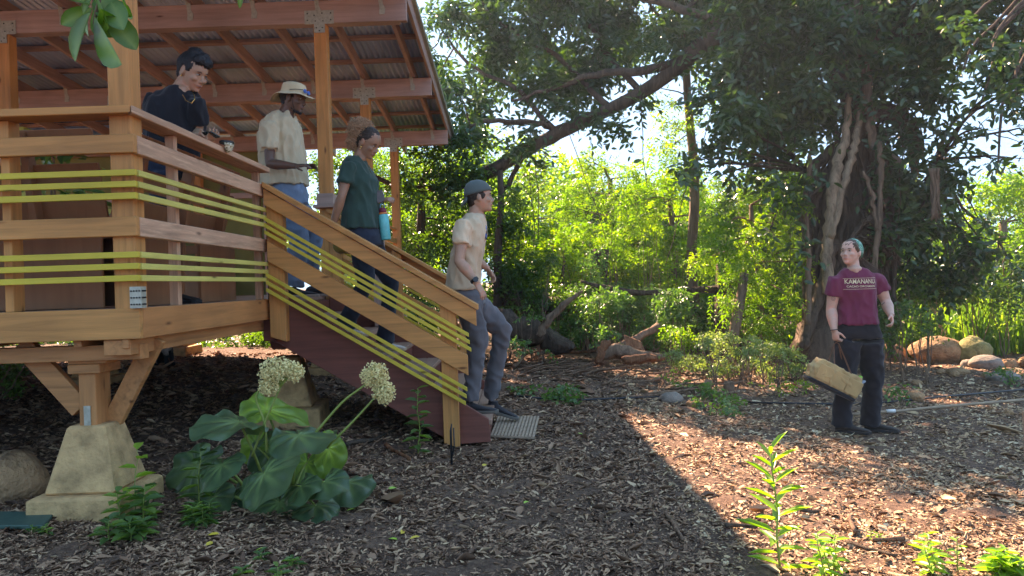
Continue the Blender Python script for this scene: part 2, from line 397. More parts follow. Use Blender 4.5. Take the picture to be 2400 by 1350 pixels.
# --- benches built along the rails
def bench(name, label, a, b, into, seat=True):
    a = Vector(a); b = Vector(b); d = (b-a).normalized(); n = Vector(into); t = thing(name, label, "bench", a)
    up = Vector((0, 0, 1)); L = (b-a).length
    if seat: m = MB(); m.beam(a+n*.46+up*.44, b+n*.46+up*.44, .42, .04); m.build("seat", W_PLY, t, .004)
    if seat: m = MB(); m.beam(a+n*.60+up*.21, b+n*.60+up*.21, .02, .41); m.build("front_panel", W_PLY, t)
    for zz in (.56, .74, .92):
        m = MB(); m.beam(a+n*(.27-(zz-.5)*.30)+up*zz, b+n*(.27-(zz-.5)*.30)+up*zz, .02, .13, up=up-n*.30); m.build("backrest_board", W_PLY, t, .003)
    k = .12
    while k < L:
        p = a+d*k
        m = MB(); m.prism(([p+n*.34, p+n*.62, p+n*.60+up*.42, p+n*.30+up*.42, p+n*.16+up*.97, p+n*.10+up*.97, p+n*.20+up*.42] if seat else [p+n*.22, p+n*.30, p+n*.30+up*.42, p+n*.16+up*.97, p+n*.10+up*.97, p+n*.20+up*.42]), d*.04); m.build("side_support", W_PLY, t, .003); k += .62
    m = MB(); m.beam(a+n*.19+up*.21, a+n*.19+d*(L*.38)+up*.21, .02, .41); m.build("back_panel", W_PLY, t)
    m = MB(); m.beam(a+n*.19+d*(L*.60)+up*.21, b+n*.19+up*.21, .02, .41); m.build("back_panel", W_PLY, t)
    return t
bench("backrest_screen", "leaning brown board backrest behind the side rail of the deck", (XE-.05, Y1+.35, ZF), (XE-.05, Y2-.1, ZF), (-1, 0, 0), False)
bench("built_in_bench", "long brown bench behind the front rail of the deck", (-6.5, Y1+.12, ZF), (XE-.35, Y1+.12, ZF), (0, 1, 0))
bench("built_in_bench", "brown bench far back against the olive wall", (-7.5, 11.3, ZF), (-4.6, 11.3, ZF), (0, 1, 0))

# ------------------------------------------------------------------ staircase
st = thing("staircase", "wooden stairs with dark red stringers and sloping tan handrails with yellow slats", "staircase", (-.4, 6.7, .06))
RUN, RISE = .2785, 1.18/7; X0 = -1.90
def zs(x): return ZF - (x-X0)*RISE/RUN      # nosing line
for (ya, yb) in ((Y2, Y2+.045), (Y3-.045, Y3)):
    m = MB()
    m.prism([(X0+.002, ya, ZF+.03-.02), (X0+.10, ya, ZF+.035), (-.235, ya, .235), (-.225, ya, .055), (-.50, ya, .045), (X0+.002, ya, .90)], (0, yb-ya, 0))
    m.build("stringer", W_STR, st, .004)
for k in range(1, 7):
    z = ZF-RISE*k; x = X0+RUN*(k-1)
    m = MB()
    for q in range(2):
        m.box(x+.005+q*.148, x+.147+q*.148, Y2+.047, Y3-.047, z-.04, z)
    m.build("tread", W_TREAD, st, .004)
    m = MB(); m.box(x-.012, x+.003, Y2+.047, Y3-.047, z-.0, z+RISE-.042); m.build("riser", W_STR, st)
m = MB(); m.box(X0+6*RUN-.02, X0+6*RUN-.004, Y2+.047, Y3-.047, .06, ZF-RISE*6-.042); m.build("riser", W_STR, st)
SL = -.615
def stair_rail(yo, side):
    "yo: outer face y; side=-1 near rail (outer towards camera)"
    def ln(z_start, x): return z_start+SL*(x-XE)
    e = side
    def strip(nm, mat, zt, hgt, ya, yb, x0, x1, plumb=True, par=None, bev=.003):
        m = MB(); m.prism([(x0, ya, ln(zt, x0)), (x1, ya, ln(zt, x1)), (x1, ya, ln(zt, x1)-hgt), (x0, ya, ln(zt, x0)-hgt)], (0, yb-ya, 0))
        return m.build(nm, mat, par or st, bev)
    f0 = yo+e*.0; 
    strip("handrail_cap", W_POST['x'], 2.142, .042, yo+e*.06, yo-e*.12, XE+.012, -.285)
    strip("rail_board", W_POST['x'], 2.094, .125, yo+e*.038, yo, XE+.014, -.30)
    strip("rail_board", W_POST['x'], 1.700, .155, yo+e*.038, yo, XE+.03, -.375)
    for z0, xe in ((1.880, -.36), (1.828, -.355), (1.776, -.345), (1.450, -.385), (1.392, -.392), (1.334, -.40)):
        strip("yellow_slat", W_YEL, z0, .030, yo+e*.058, yo+e*.039, XE+.02, xe, bev=.0015)
    for (x0, x1, zb) in ((XE+.02, XE+.145, .90), (-.582, -.462, .035)):
        m = MB(); m.prism([(x0, yo-e*.002, ln(2.09, x0)), (x1, yo-e*.002, ln(2.09, x1)), (x1, yo-e*.002, zb-(.0)), (x0, yo-e*.002, zb+.04)], (0, -e*.09 if e > 0 else .09, 0))
        o = m.build("rail_post", W_POST['z'], st, .004)
    for x in (-1.25,):
        m = MB(); m.prism([(x, yo-e*.002, ln(2.09, x)), (x+.09, yo-e*.002, ln(2.09, x+.09)), (x+.09, yo-e*.002, ln(.9, x)), (x, yo-e*.002, ln(.9, x))], (0, -e*.09 if e > 0 else .09, 0))
        if e > 0: m.build("rail_post", W_POST['z'], st, .004)
# posts of the near rail sit outside the stringer
stair_rail(Y2-.095, -1)
stair_rail(Y3+.095, 1)
# box step-up newel inside
m = MB(); m.box(-1.42, -1.31, Y3-.16, Y3-.05, .9, 1.95); m.build("newel_post", W_ROOF['z'], st, .004)

# ------------------------------------------------------------------ concrete piers
def pier(x, y, s, h, label, rot=0, hb=None, z=None, tw=.115):
    p = Vector((x, y, float(gh(x, y)) if z is None else z)); t = thing("concrete_pier", label, "concrete pier", p, "concrete piers carrying the deck")
    q = Matrix.Rotation(rot, 3, 'Z'); hb = hb or .13*s
    def ring(hs, z): return [p+q @ Vector((sx*hs, sy*hs, z)) for sx, sy in ((-1, -1), (1, -1), (1, 1), (-1, 1))]
    m = MB(); m.loft([ring(.315*s, -.08), ring(.31*s, hb-.015), ring(.295*s, hb)]); m.build("footing_slab", M_CONC, t, .012)
    m = MB(); m.loft([ring(.235*s, hb+.002), ring(tw*s, h)]); m.build("tapered_block", M_CONC, t, .012)
pier(-2.285, 4.0, .78, .47, "large tapered concrete pier in front carrying the deck's corner post", z=.147, hb=.128, tw=.13)
pier(-1.99, 6.42, .98, .58, "grey tapered pier behind the flowering plant, under the stair head", .12, hb=.16)
pier(-5.53, 12.0, 1., .5, "small distant pier far back under the deck beside the dog")
pier(-2.53, 9.97, .9, .40, "low pier far behind the red stringer")
pier(-4.9, 8.6, .8, .40, "low pier in the shade to the dog's left")
# ------------------------------------------------------------------ vegetation tools
def unit(a): return a/np.maximum(np.linalg.norm(a, axis=-1, keepdims=True), 1e-6)
def leaves_from(pos, ld, nn, L, W, var, hi=False, fold=.25, curl=.15):
    "pos base points, ld leaf direction, nn leaf normal, arrays"
    sd_ = unit(np.cross(ld, nn)); nn = unit(np.cross(sd_, ld)); L = L[:, None]; W = W[:, None]; n = len(pos)
    if hi:
        tip = pos+ld*L-nn*L*curl
        r1 = pos+ld*L*.28+sd_*W*.42+nn*W*fold*.5; r2 = pos+ld*L*.66+sd_*W*.40+nn*W*fold*.4-nn*L*curl*.3
        l1 = pos+ld*L*.28-sd_*W*.42+nn*W*fold*.5; l2 = pos+ld*L*.66-sd_*W*.40+nn*W*fold*.4-nn*L*curl*.3
        V = np.stack([pos, r1, r2, tip, l2, l1], 1).reshape(-1, 3); k = np.arange(n)*6
        F = np.concatenate([np.stack([k, k+1, k+2, k+3], 1), np.stack([k, k+3, k+4, k+5], 1)]); return V, F, np.repeat(var, 6)
    tip = pos+ld*L-nn*L*curl
    r1 = pos+ld*L*.42+sd_*W*.5+nn*W*fold*.5; l1 = pos+ld*L*.42-sd_*W*.5+nn*W*fold*.5
    V = np.stack([pos, r1, tip, l1], 1).reshape(-1, 3); k = np.arange(n)*4
    F = np.concatenate([np.stack([k, k+1, k+2], 1), np.stack([k, k+2, k+3], 1)]); return V, F, np.repeat(var, 4)

def twig_leaves(o, d, TL, k, L, W, droop=.3, opposite=False, spread=.9, hi=False, up=(0, 0, 1), jit=.35, nj=.45, lv=.3, varb=None):
    n = len(o); d = unit(d); upv = np.array(up)[None]+rng.normal(0, nj, (n, 3)); side = unit(np.cross(d, upv)); nr = unit(np.cross(side, d))
    tv = rng.random(n) if varb is None else varb
    ps, ds, ns, ls, vs = [], [], [], [], []
    for j in range(k):
        f = (j+.6)/k; sg = 1 if j % 2 else -1
        base = o+d*(TL[:, None]*f)-np.array([0, 0, 1])*(TL[:, None]*droop*f*f)
        for s in ((1, -1) if opposite else (sg,)):
            ld = unit(d*.45+side*s*spread+rng.normal(0, jit, (n, 3))+np.array([0, 0, -droop]))
            ps.append(base); ds.append(ld); ns.append(unit(nr+rng.normal(0, nj*.7, (n, 3)))); ls.append(L*(.75+.5*rng.random(n))*(1 if not opposite else (1.1-.5*abs(f-.45)))); vs.append(np.clip(tv*(1-lv)+lv*rng.random(n), 0, 1))
    pos = np.concatenate(ps); ll = np.concatenate(ls)
    return leaves_from(pos, np.concatenate(ds), np.concatenate(ns), ll, ll*W, np.concatenate(vs), hi)

def merge(parts):
    off = 0; V = []; F = []; A = []
    for v, f, a in parts: V.append(v); F.append(f+off); A.append(a); off += len(v)
    return np.concatenate(V), np.concatenate(F), np.concatenate(A)

NLEAF = [0]
def crown(clumps, cov, L, W=.5, k=7, TLf=3.2, droop=.3, opposite=False, hi=False, shell=.45, spread=.9, vshift=0., vrange=1.):
    "clumps: (px,py,D,rx_px,ry_px[,cov multiplier]) -> leaf arrays"
    parts = []; cen = []
    for c in clumps:
        px, py, D, rx, ry = c[:5]; cm = c[5] if len(c) > 5 else 1.
        s = D/FPX; ctr = np.array(P(px, py, D)); r = np.array([rx*s, max(rx, ry)*s*.9, ry*s])
        lp = L/s; nl = 1.9*cov*cm*math.pi*rx*ry/(lp*lp*W*.55); kk = k*(2 if opposite else 1); n = max(3, int(nl/kk))
        u = unit(rng.normal(0, 1, (n, 3))); q = rng.random(n)**shell
        o = ctr+u*q[:, None]*r
        d = unit(u+rng.normal(0, .7, (n, 3))+np.array([0, 0, -.15])); TL = L*TLf*(.6+.8*rng.random(n))
        vb = np.clip(vshift+vrange*(.65*rng.random(n)+.35*rng.random()), 0, 1)
        parts.append(twig_leaves(o-d*TL[:, None]*.5, d, TL, k, L, W, droop, opposite, spread, hi, varb=vb)); NLEAF[0] += n*kk; cen.append((Vector(ctr), r))
    return merge(parts), cen
def inpoly(x, y, poly):
    c = False; j = len(poly)-1
    for i in range(len(poly)):
        xi, yi = poly[i]; xj, yj = poly[j]
        if (yi > y) != (yj > y) and x < (xj-xi)*(y-yi)/(yj-yi)+xi: c = not c
        j = i
    return c
def fill(poly, step, D0, D1, r, cm=1., jit=.45, drop=0., aspect=1.):
    xs = [p[0] for p in poly]; ys = [p[1] for p in poly]; out = []
    y = min(ys)
    while y <= max(ys):
        x = min(xs)
        while x <= max(xs):
            X_ = x+random.uniform(-jit, jit)*step; Y_ = y+random.uniform(-jit, jit)*step
            if inpoly(X_, Y_, poly) and random.random() > drop:
                rr = r*random.uniform(.6, 1.25); out.append((X_, Y_, random.uniform(D0, D1), rr, rr*aspect*random.uniform(.7, 1.), cm*random.uniform(.6, 1.3)))
            x += step
        y += step
    return out
def leafobj(name, data, mat, parent): 
    V, F, A = data; o = link(name, npmesh(name, V, F, A), mat, parent); return o
def wob(a, b, n, amp, sag=0.):
    a = Vector(a); b = Vector(b); L = (b-a).length; out = []
    ph = [random.uniform(0, 6) for _ in range(6)]
    for i in range(n+1):
        t = i/n; e = math.sin(math.pi*t)
        out.append(a.lerp(b, t)+Vector((math.sin(t*5+ph[0])*.6+math.sin(t*11+ph[1])*.4, math.sin(t*6+ph[2]), math.sin(t*4+ph[3])*.6))*amp*L*e-Vector((0, 0, sag*L*e)))
    return out
def pixline(pts, D, n=4, jit=.0):
    "smooth polyline through pixels; pts (px,py[,D])"
    q = [P(p[0], p[1], p[2] if len(p) > 2 else D) for p in pts]; out = []
    for i in range(len(q)-1):
        p0 = q[max(0, i-1)]; p1 = q[i]; p2 = q[i+1]; p3 = q[min(len(q)-1, i+2)]
        for j in range(n):
            t = j/n; v = .5*((2*p1)+(p2-p0)*t+(2*p0-5*p1+4*p2-p3)*t*t+(3*p1-p0-3*p2+p3)*t**3)
            out.append(v+Vector((random.gauss(0, jit), random.gauss(0, jit), random.gauss(0, jit))))
    out.append(q[-1]); return out
def lerpr(rs, n):
    "radius list resampled"
    x = np.linspace(0, len(rs)-1, n); return list(np.interp(x, range(len(rs)), rs))
def rough_tube(m, pts, rad, n=10, amp=.12):
    "tube with fluted, uneven bark outline"
    k0 = len(m.v); m.tube(pts, rad, n)
    ph = random.uniform(0, 6)
    for i in range(k0, len(m.v)):
        ri = (i-k0)//n; kk = (i-k0) % n
        if ri < len(pts):
            c = Vector(pts[ri]); v = Vector(m.v[i])
            f = 1+amp*(math.sin(kk*2.4+ph+ri*.25)+.6*math.sin(kk*4.1+ri*.9+ph)+1.6*noise.noise(v*7)+1.2*noise.noise(v*19))
            m.v[i] = tuple(c+(v-c)*f)
def bark(name, col, sx=.12, sc_=14, b=1.0): 
    m, nt, bs, o = newmat(name); f = noise_tex(nt, sc_, 8, (1, 1, sx), .7, .8)
    nt.links.new(ramp(nt, f, [(.3, sc(col, .35)), (.5, col), (.7, sc(col, 1.6))]), bs.inputs["Base Color"])
    bs.inputs["Roughness"].default_value = .9; bs.inputs["Specular IOR Level"].default_value = .2
    bump(nt, bs, noise_tex(nt, sc_*1.5, 8, (1, 1, sx), .7, .8), b, .03); return m
B_DARK = bark("dark_bark", (.095, .065, .046)); B_BAN = bark("banyan_bark", (.135, .092, .064)); B_MID = bark("brown_bark", (.20, .13, .085)); B_PALE = bark("pale_bark", (.30, .215, .14), .35, 12, .8)
B_DEAD = bark("dead_wood", (.26, .15, .095), .2, 18, 1.)
B_RED = bark("split_red_wood", (.24, .10, .05), .1, 20, .8)
L_FIG = mat_leaf("fig_leaves", [(0, (.024, .052, .030)), (.6, (.045, .088, .038)), (.88, (.08, .13, .035)), (1, (.24, .30, .05))], .30, .26, (2.3, 2.9, .5))
L_DARK = mat_leaf("dark_leaves", [(0, (.032, .065, .022)), (.6, (.06, .12, .03)), (1, (.18, .25, .035))], .40, .38, (2.4, 2.8, .4))
L_BRI = mat_leaf("bright_leaves", [(0, (.045, .12, .016)), (.5, (.10, .22, .02)), (1, (.28, .36, .03))], .5, .5, (2.2, 2.3, .35))
L_PALE = mat_leaf("pale_green_leaves", [(0, (.10, .17, .06)), (.6, (.20, .28, .10)), (1, (.34, .40, .16))], .5, .4, (1.7, 1.8, .6))
L_WEED = mat_leaf("weed_leaves", [(0, (.05, .12, .04)), (.6, (.09, .19, .06)), (1, (.18, .30, .07))], .45, .35, (1.9, 2.2, .5))
L_GRASS = mat_leaf("strap_leaves", [(0, (.07, .16, .04)), (.6, (.14, .25, .05)), (1, (.26, .36, .08))], .4, .45, (1.9, 2.1, .5))

def limbs(cen, roots, r0=.03, seg=7, twigs=3):
    "branches from nearest root point to every clump, and sub-branches through it"
    m = MB()
    for c, r in cen:
        a = min(roots, key=lambda q: (q-c).length)
        L = (a-c).length; rr = min(.045, .008+.010*L)
        pts = wob(a, c, seg, .05, -.05); m.tube(pts, lerpr([rr, rr*.75, rr*.4], len(pts)), 5, False)
        for _ in range(twigs):
            e = c+Vector((random.gauss(0, .6)*r[0], random.gauss(0, .6)*r[1], random.gauss(0, .6)*r[2]))
            s = pts[random.randrange(len(pts)//2, len(pts))]
            p2 = wob(s, e, 4, .08); m.tube(p2, lerpr([rr*.4, rr*.12], len(p2)), 4, False)
    return m
def make_tree(name, label, cat, base, trunks, clumps, lm, bm, cov, L, group=None, lk=None, twigs=3, r0=.03):
    t = thing(name, label, cat, base, group); lk = lk or {}
    m = MB(); roots = []
    for pts, rad in trunks:
        rough_tube(m, pts, lerpr(rad, len(pts)), 9, .08); roots += pts[len(pts)//3:]
    o = m.build("trunk", bm, t, sm=True)
    data, cen = crown(clumps, cov, L, **lk)
    leafobj("crown", data, lm, t)
    b = limbs(cen, roots, r0, twigs=twigs); b.build("branches", bm, t, sm=True)
    return t

# ------------------------------------------------------------------ banyan tree
DB = 11.3
bb = onground(1960, 12.0)
bt = thing("banyan_tree", "huge gnarled banyan with hanging roots behind the woman in maroon", "tree", bb)
m = MB()
gz = lambda px, D: float(gh((px-CX)*D/FPX, D))
def root(pts, rad, D=DB, n=9, mm=None, amp=.10, jit=.012):
    q = pixline(pts, D, 5, jit); rough_tube(mm or m, q, lerpr(rad, len(q)), n, amp)
root([(1915, 850), (1938, 760), (1958, 660), (1975, 560), (1995, 470), (2010, 380), (2020, 290)], [.42, .36, .30, .24, .20, .18, .16], 11.6, 16, amp=.14)
root([(1990, 850), (1975, 740), (1978, 640), (1990, 540), (2010, 440), (2035, 350)], [.30, .26, .22, .2, .17, .14], 11.9, 14, amp=.16)
root([(1880, 815), (1905, 740), (1930, 660), (1950, 600), (1962, 560)], [.10, .09, .08, .07, .05], 11.2)
root([(1900, 800), (1893, 700), (1890, 600), (1895, 500), (1903, 410), (1930, 370), (1985, 330)], [.09, .08, .075, .08, .09, .08, .08], 11.5)
root([(1908, 780), (1912, 640), (1915, 520), (1925, 430), (1960, 380)], [.08, .08, .09, .08, .07], 11.6)
root([(2035, 830), (2050, 720), (2075, 620), (2090, 520), (2095, 430), (2060, 360), (2020, 320)], [.22, .2, .2, .2, .18, .15, .12], 12.3, 12, amp=.2)
root([(2000, 330), (2035, 285), (2075, 255), (2110, 270), (2140, 310), (2155, 370)], [.12, .11, .10, .10, .11, .06], 11.2)
for i in range(85):
    x0 = random.uniform(1885, 2110); D0 = random.uniform(11.2, 12.2); top = (random.uniform(1960, 2060)+(x0-1990)*.25, random.uniform(270, 400))
    yb = random.uniform(560, 850); mid = (x0+random.uniform(-12, 12), (yb+top[1])/2)
    root([(x0, yb), (x0+random.uniform(-12, 12), yb*.7+top[1]*.3), mid, top], [random.uniform(.014, .05)]*3+[.02], D0, 5, jit=.02)
for i in range(40):
    x0 = random.uniform(2060, 2110); root([(x0-30, 275+random.uniform(-12, 12)), (x0+10, 262+random.uniform(-15, 15)), (x0+45, 300+random.uniform(-20, 20)), (x0+55+random.uniform(-12, 12), 330+random.uniform(0, 60))], [.016, .016, .013, .008], 11+random.uniform(-.15, .15), 4)
for i in range(30):   # fan of fine roots low on the right
    y0 = random.uniform(520, 600); root([(1995, 560), (2035, y0-20), (2085, y0), (2110, y0+random.uniform(10, 50))], [.016, .014, .010], 11.1+random.uniform(-.2, .2), 4)
for k in range(5):  # upper limbs
    xs_ = [1900, 2010, 2050, 2130, 1960][k]; root([(2000, 330), (2010+(xs_-2000)*.3, 220), (xs_, 100), (xs_+(xs_-2000)*.8, -60)], [.13, .10, .08, .05], 11.6+.2*k)
m.build("trunk", B_BAN, bt, sm=True)
m = MB()
root([(1942, 690), (1940, 600), (1946, 520), (1952, 440), (1968, 360), (1984, 300), (1992, 220)], [.085, .08, .082, .085, .075, .055, .04], 11.0, 14, amp=.05)
root([(1950, 560), (1966, 480), (1984, 410), (1999, 360), (2010, 310), (2016, 250)], [.05, .055, .058, .055, .05, .035], 10.95, 12, amp=.05)
m.build("pale_trunk", B_PALE, bt, sm=True)
m = MB()
root([(2062, 330), (2063, 400), (2066, 460), (2058, 530), (2052, 620), (2050, 700)], [.03, .04, .038, .045, .04, .035], 10.7, 8)
root([(2025, 400), (2038, 440), (2048, 480), (2055, 540)], [.025, .028, .028, .03], 10.7, 8)
root([(1905, 330), (1896, 380), (1890, 460), (1893, 560), (1897, 640), (1893, 760)], [.02, .03, .035, .035, .04, .045], 10.9, 8)
root([(2018, 120), (2030, 190), (2040, 280), (2046, 350)], [.06, .06, .07, .05], 10.9, 8)
m.build("hanging_root", B_MID, bt, sm=True)
m = MB()
for i in range(26): root([(2192+random.uniform(-14, 10), 395), (2192+random.uniform(-10, 10), 450), (2194+random.uniform(-13, 11), 505+random.uniform(-12, 16))], [.016, .016, .008], 10.3+random.uniform(-.06, .06), 5, jit=.003)
m.build('root_bundle', B_MID, bt, sm=True); m = MB()
for i in range(22): root([(2142+random.uniform(-14, 12), 320), (2144+random.uniform(-14, 10), 370), (2143+random.uniform(-12, 11), 400+random.uniform(-30, 20))], [.02, .018, .008], 11.0+random.uniform(-.06, .06), 5, jit=.003)
m.build("root_bundle", B_MID, bt, sm=True)
m = MB()
limb = pixline([(2010, 60, 11.6), (1900, 30, 11.9), (1800, 45, 12.2), (1730, 60, 12.4), (1640, 110, 12.7), (1560, 180, 12.9), (1430, 255, 13.1), (1310, 312, 13.3), (1240, 348, 13.3), (1130, 412, 13.3), (1080, 435, 13.3), (950, 440, 13.3), (860, 405, 13.3)], 13, 4, .01)
rough_tube(m, limb, lerpr([.2, .19, .18, .17, .155, .12, .11, .12, .11, .11, .075, .055, .03], len(limb)), 12, .07)
sub = []
for pts, r_ in (([(1600, 145, 12.8), (1500, 165, 12.9), (1400, 175, 13), (1300, 205, 13.1), (1200, 235, 13.2)], [.09, .075, .06, .04, .02]),
                ([(1312, 312, 13.3), (1270, 292, 13.2), (1200, 285, 13.1), (1120, 288, 13.), (1050, 350, 13)], [.06, .055, .05, .035, .02]),
                ([(1240, 350, 13.3), (1195, 420, 13.3), (1168, 470, 13.3)], [.05, .045, .04]),
                ([(1720, 60, 12.4), (1600, 20, 12.8), (1450, -20, 13.2), (1300, -60, 13.6)], [.09, .07, .05, .03]),
                ([(1500, 215, 13), (1420, 120, 13.5), (1360, 20, 13.8), (1310, -80, 14)], [.06, .05, .035, .02]),
                ([(1430, 255, 13.1), (1300, 130, 13.5), (1180, 60, 13.8), (1100, -30, 14)], [.055, .045, .03, .02]),
                ([(1310, 312, 13.3), (1200, 200, 13.6), (1100, 150, 13.8), (1030, 60, 14)], [.05, .04, .03, .015])):
    q = pixline(pts, 13, 5, .015); rough_tube(m, q, lerpr(r_, len(q)), 8, .08); sub += q
m.build("long_limb", B_DARK, bt, sm=True)
F_AIR = [(985, -90), (1200, -90), (1200, 330), (1060, 400), (1015, 300), (960, 40)]
F_MID = [(1150, -120), (1780, -120), (1740, 40), (1640, 70), (1540, 150), (1400, 230), (1200, 310)]
cl = fill(F_AIR, 85, 12.6, 14.8, 66, 1.7)+fill(F_MID, 80, 12.8, 15.6, 76, 2.3)
cl += [(1450, 300, 12.9, 40, 38, .9), (1395, 285, 13, 45, 30, .8), (1500, 245, 12.8, 40, 35, .8), (1275, 395, 13.1, 28, 28, .7), (1340, 250, 13.2, 60, 40, .9), (1230, 300, 13.2, 50, 40, .8), (1640, 170, 12.6, 40, 60, .6), (1220, 350, 13.0, 70, 30, .8), (1100, 330, 13.0, 70, 50, .9), (1060, 420, 13, 70, 50, .8)]
data, cen = crown(cl, 1.3, .14, .46, k=7, hi=True, vrange=.95)
leafobj("limb_crown", data, L_FIG, bt)
limbs(cen, sub+limb).build("limb_branches", B_DARK, bt, sm=True)
C1 = [(1690, -120), (2260, -120), (2220, 60), (2150, 200), (2080, 190), (2030, 230), (1950, 250), (1880, 300), (1850, 380), (1800, 380), (1700, 300), (1660, 150)]
C2 = [(1560, 300), (1700, 180), (1800, 260), (1850, 400), (1840, 600), (1790, 560), (1700, 480), (1620, 420), (1570, 380)]
C3 = [(2090, 180), (2200, 120), (2260, 300), (2230, 430), (2200, 560), (2120, 560), (2080, 420)]
C4 = [(2110, 420), (2230, 420), (2290, 480), (2350, 560), (2400, 640), (2280, 700), (2090, 740), (2070, 600)]
C5 = [(2180, -100), (2480, -100), (2480, 220), (2380, 250), (2300, 180), (2210, 120)]
cl = fill(C1, 72, 10.6, 13.4, 76, 1.5)+fill(C2, 72, 10.4, 12.6, 46, .75, aspect=1.3, drop=.15)+fill(C3, 62, 10.2, 12., 50, .85)+fill(C4, 66, 10.8, 12.6, 58, .8)+fill(C5, 74, 9.5, 11.5, 66, .9)
cl += [(2150, 180, 10.6, 60, 60), (2120, 640, 11.6, 50, 60, .7), (2300, 300, 9.8, 36, 28, .5), (2350, 370, 9.8, 50, 20, .4), (2390, 300, 9.8, 40, 40, .5), (1970, 210, 10.8, 50, 30), (1885, 430, 10.6, 26, 50, .8), (1900, 340, 10.6, 36, 36, .9), (2090, 420, 10.9, 34, 50, .9), (2075, 560, 10.9, 34, 50, .8), (1880, 580, 10.7, 22, 50, .7), (2040, 250, 10.8, 40, 30, .8)]
data, cen = crown(cl, 1.4, .135, .48, k=7, hi=True, vrange=.9)
leafobj("crown", data, L_FIG, bt)
rts = [P(x, y, 11.6) for x, y in ((1990, 250), (2010, 100), (1900, 60), (2100, 90), (2050, 300), (2190, 380), (1800, 100), (1890, 400))]
limbs(cen, rts).build("branches", B_DARK, bt, sm=True)
# a few big leaves close in the dark crown, hanging on the outer twigs at the right
cl = [(2320, 130, 7.6, 60, 60, .6), (2250, 60, 7.8, 60, 50, .6), (2380, 230, 7.6, 40, 60, .5), (2300, 240, 7.7, 40, 30, .5), (2340, 380, 8.2, 45, 12, .5), (2230, 200, 8.0, 40, 40, .5)]
data, cen = crown(cl, 1.1, .10, .5, k=6, hi=True, vrange=.6)
leafobj("outer_twigs_foliage", data, L_FIG, bt)
limbs(cen, [P(2250, -60, 8.6), P(2420, -40, 8.2)], twigs=0).build("outer_twigs", B_DARK, bt, sm=True)

for (x0, y0, x1, y1, d_) in ((1242, 350, 1248, 700, 13.), (1256, 345, 1262, 560, 12.8), (1330, 300, 1420, 560, 12.9), (1500, 220, 1515, 430, 12.6), (1800, 300, 1812, 520, 11), (1865, 300, 1850, 640, 11.2), (2110, 380, 2100, 600, 10.8), (1700, 160, 1560, 620, 12.2)):
    m = MB(); m.tube(wob(P(x0, y0, d_), P(x1, y1, d_), 9, .025), .007, 5); m.build("hanging_vine", B_DARK, bt, sm=True)
# ------------------------------------------------------------------ other trees
def vline(px, D, top, lean=0., n=6):
    b = onground(px, D, -.1); t = P(px+lean, top, D); return wob(b, t, n, .02)
# left dark trees behind the stairs
LB = thing
def T(name, label, px, D, top, lean, rad, clumps, lm, bm, cov, L, group=None, cat="tree", **lk):
    tr = [(vline(px, D, top, lean, 9), rad)]
    return make_tree(name, label, cat, onground(px, D), tr, clumps, lm, bm, cov, L, group, lk)
T("dark_tree", "dark tree behind the stairs whose slim trunk stands beside the man in the grey cap", 1160, 12.6, 400, 12, [.09, .08, .07, .05],
  fill([(1130, 430), (1260, 420), (1260, 620), (1230, 760), (1150, 700)], 55, 12, 13.5, 48, 1.)+[(1100, 500, 13, 60, 60), (1180, 640, 12.6, 50, 60)], L_DARK, B_DARK, 1.3, .085, "dark trees behind the pavilion")
T("dark_tree", "dense dark tree seen between the roof posts behind the woman in green", 960, 13.5, 420, 30, [.12, .1, .08, .06],
  fill([(880, 340), (1130, 340), (1140, 560), (1080, 640), (1020, 800), (930, 560), (880, 480)], 62, 12.6, 15, 55, 1.), L_DARK, B_DARK, 1.25, .085, "dark trees behind the pavilion")
T("dark_tree", "leafy tree in shade under the roof beam beside the tan post", 790, 14.5, 400, 10, [.1, .08, .06],
  fill([(700, 345), (900, 345), (900, 560), (860, 640), (700, 620)], 62, 13.6, 15.5, 55, 1.1), L_DARK, B_DARK, 1.4, .085, "dark trees behind the pavilion")
T("yellow_green_tree", "backlit yellow green tree glowing through gaps behind the stairs", 1060, 18, 420, 0, [.12, .1, .08],
  fill([(760, 330), (1240, 330), (1260, 620), (900, 640), (780, 560)], 90, 17, 19.5, 70, .8), L_BRI, B_MID, 1.2, .10)
# bright trees in the middle distance
g = "feathery bright green trees in the clearing"
T("feathery_tree", "tall feathery light green tree in the clearing, its top against the cloud", 1400, 17, 420, 30, [.10, .08, .05],
  fill([(1280, 420), (1390, 370), (1450, 340), (1520, 400), (1540, 520), (1480, 640), (1300, 620), (1250, 520)], 62, 15.6, 18, 52, 1.), L_BRI, B_MID, 1.35, .10, g, k=8, opposite=True, W=.32, TLf=4.5, spread=1.1)
T("feathery_tree", "feathery light green tree to the right of the first, below the thin trunk", 1590, 16.5, 470, -20, [.10, .08, .05],
  fill([(1480, 470), (1560, 400), (1640, 420), (1690, 520), (1680, 640), (1560, 640), (1490, 600)], 62, 15.2, 17.6, 50, 1.), L_BRI, B_MID, 1.3, .10, g, k=8, opposite=True, W=.32, TLf=4.5, spread=1.1)
T("feathery_tree", "ferny low tree arching over the brush to the left of the banyan trunk", 1790, 11.8, 480, -30, [.06, .05, .03],
  fill([(1640, 560), (1760, 470), (1860, 420), (1890, 560), (1880, 760), (1760, 780), (1660, 720)], 56, 10.6, 12.4, 44, 1.), L_BRI, B_MID, 1.15, .06, g, k=9, opposite=True, W=.35, TLf=5., spread=1.1, droop=.45)
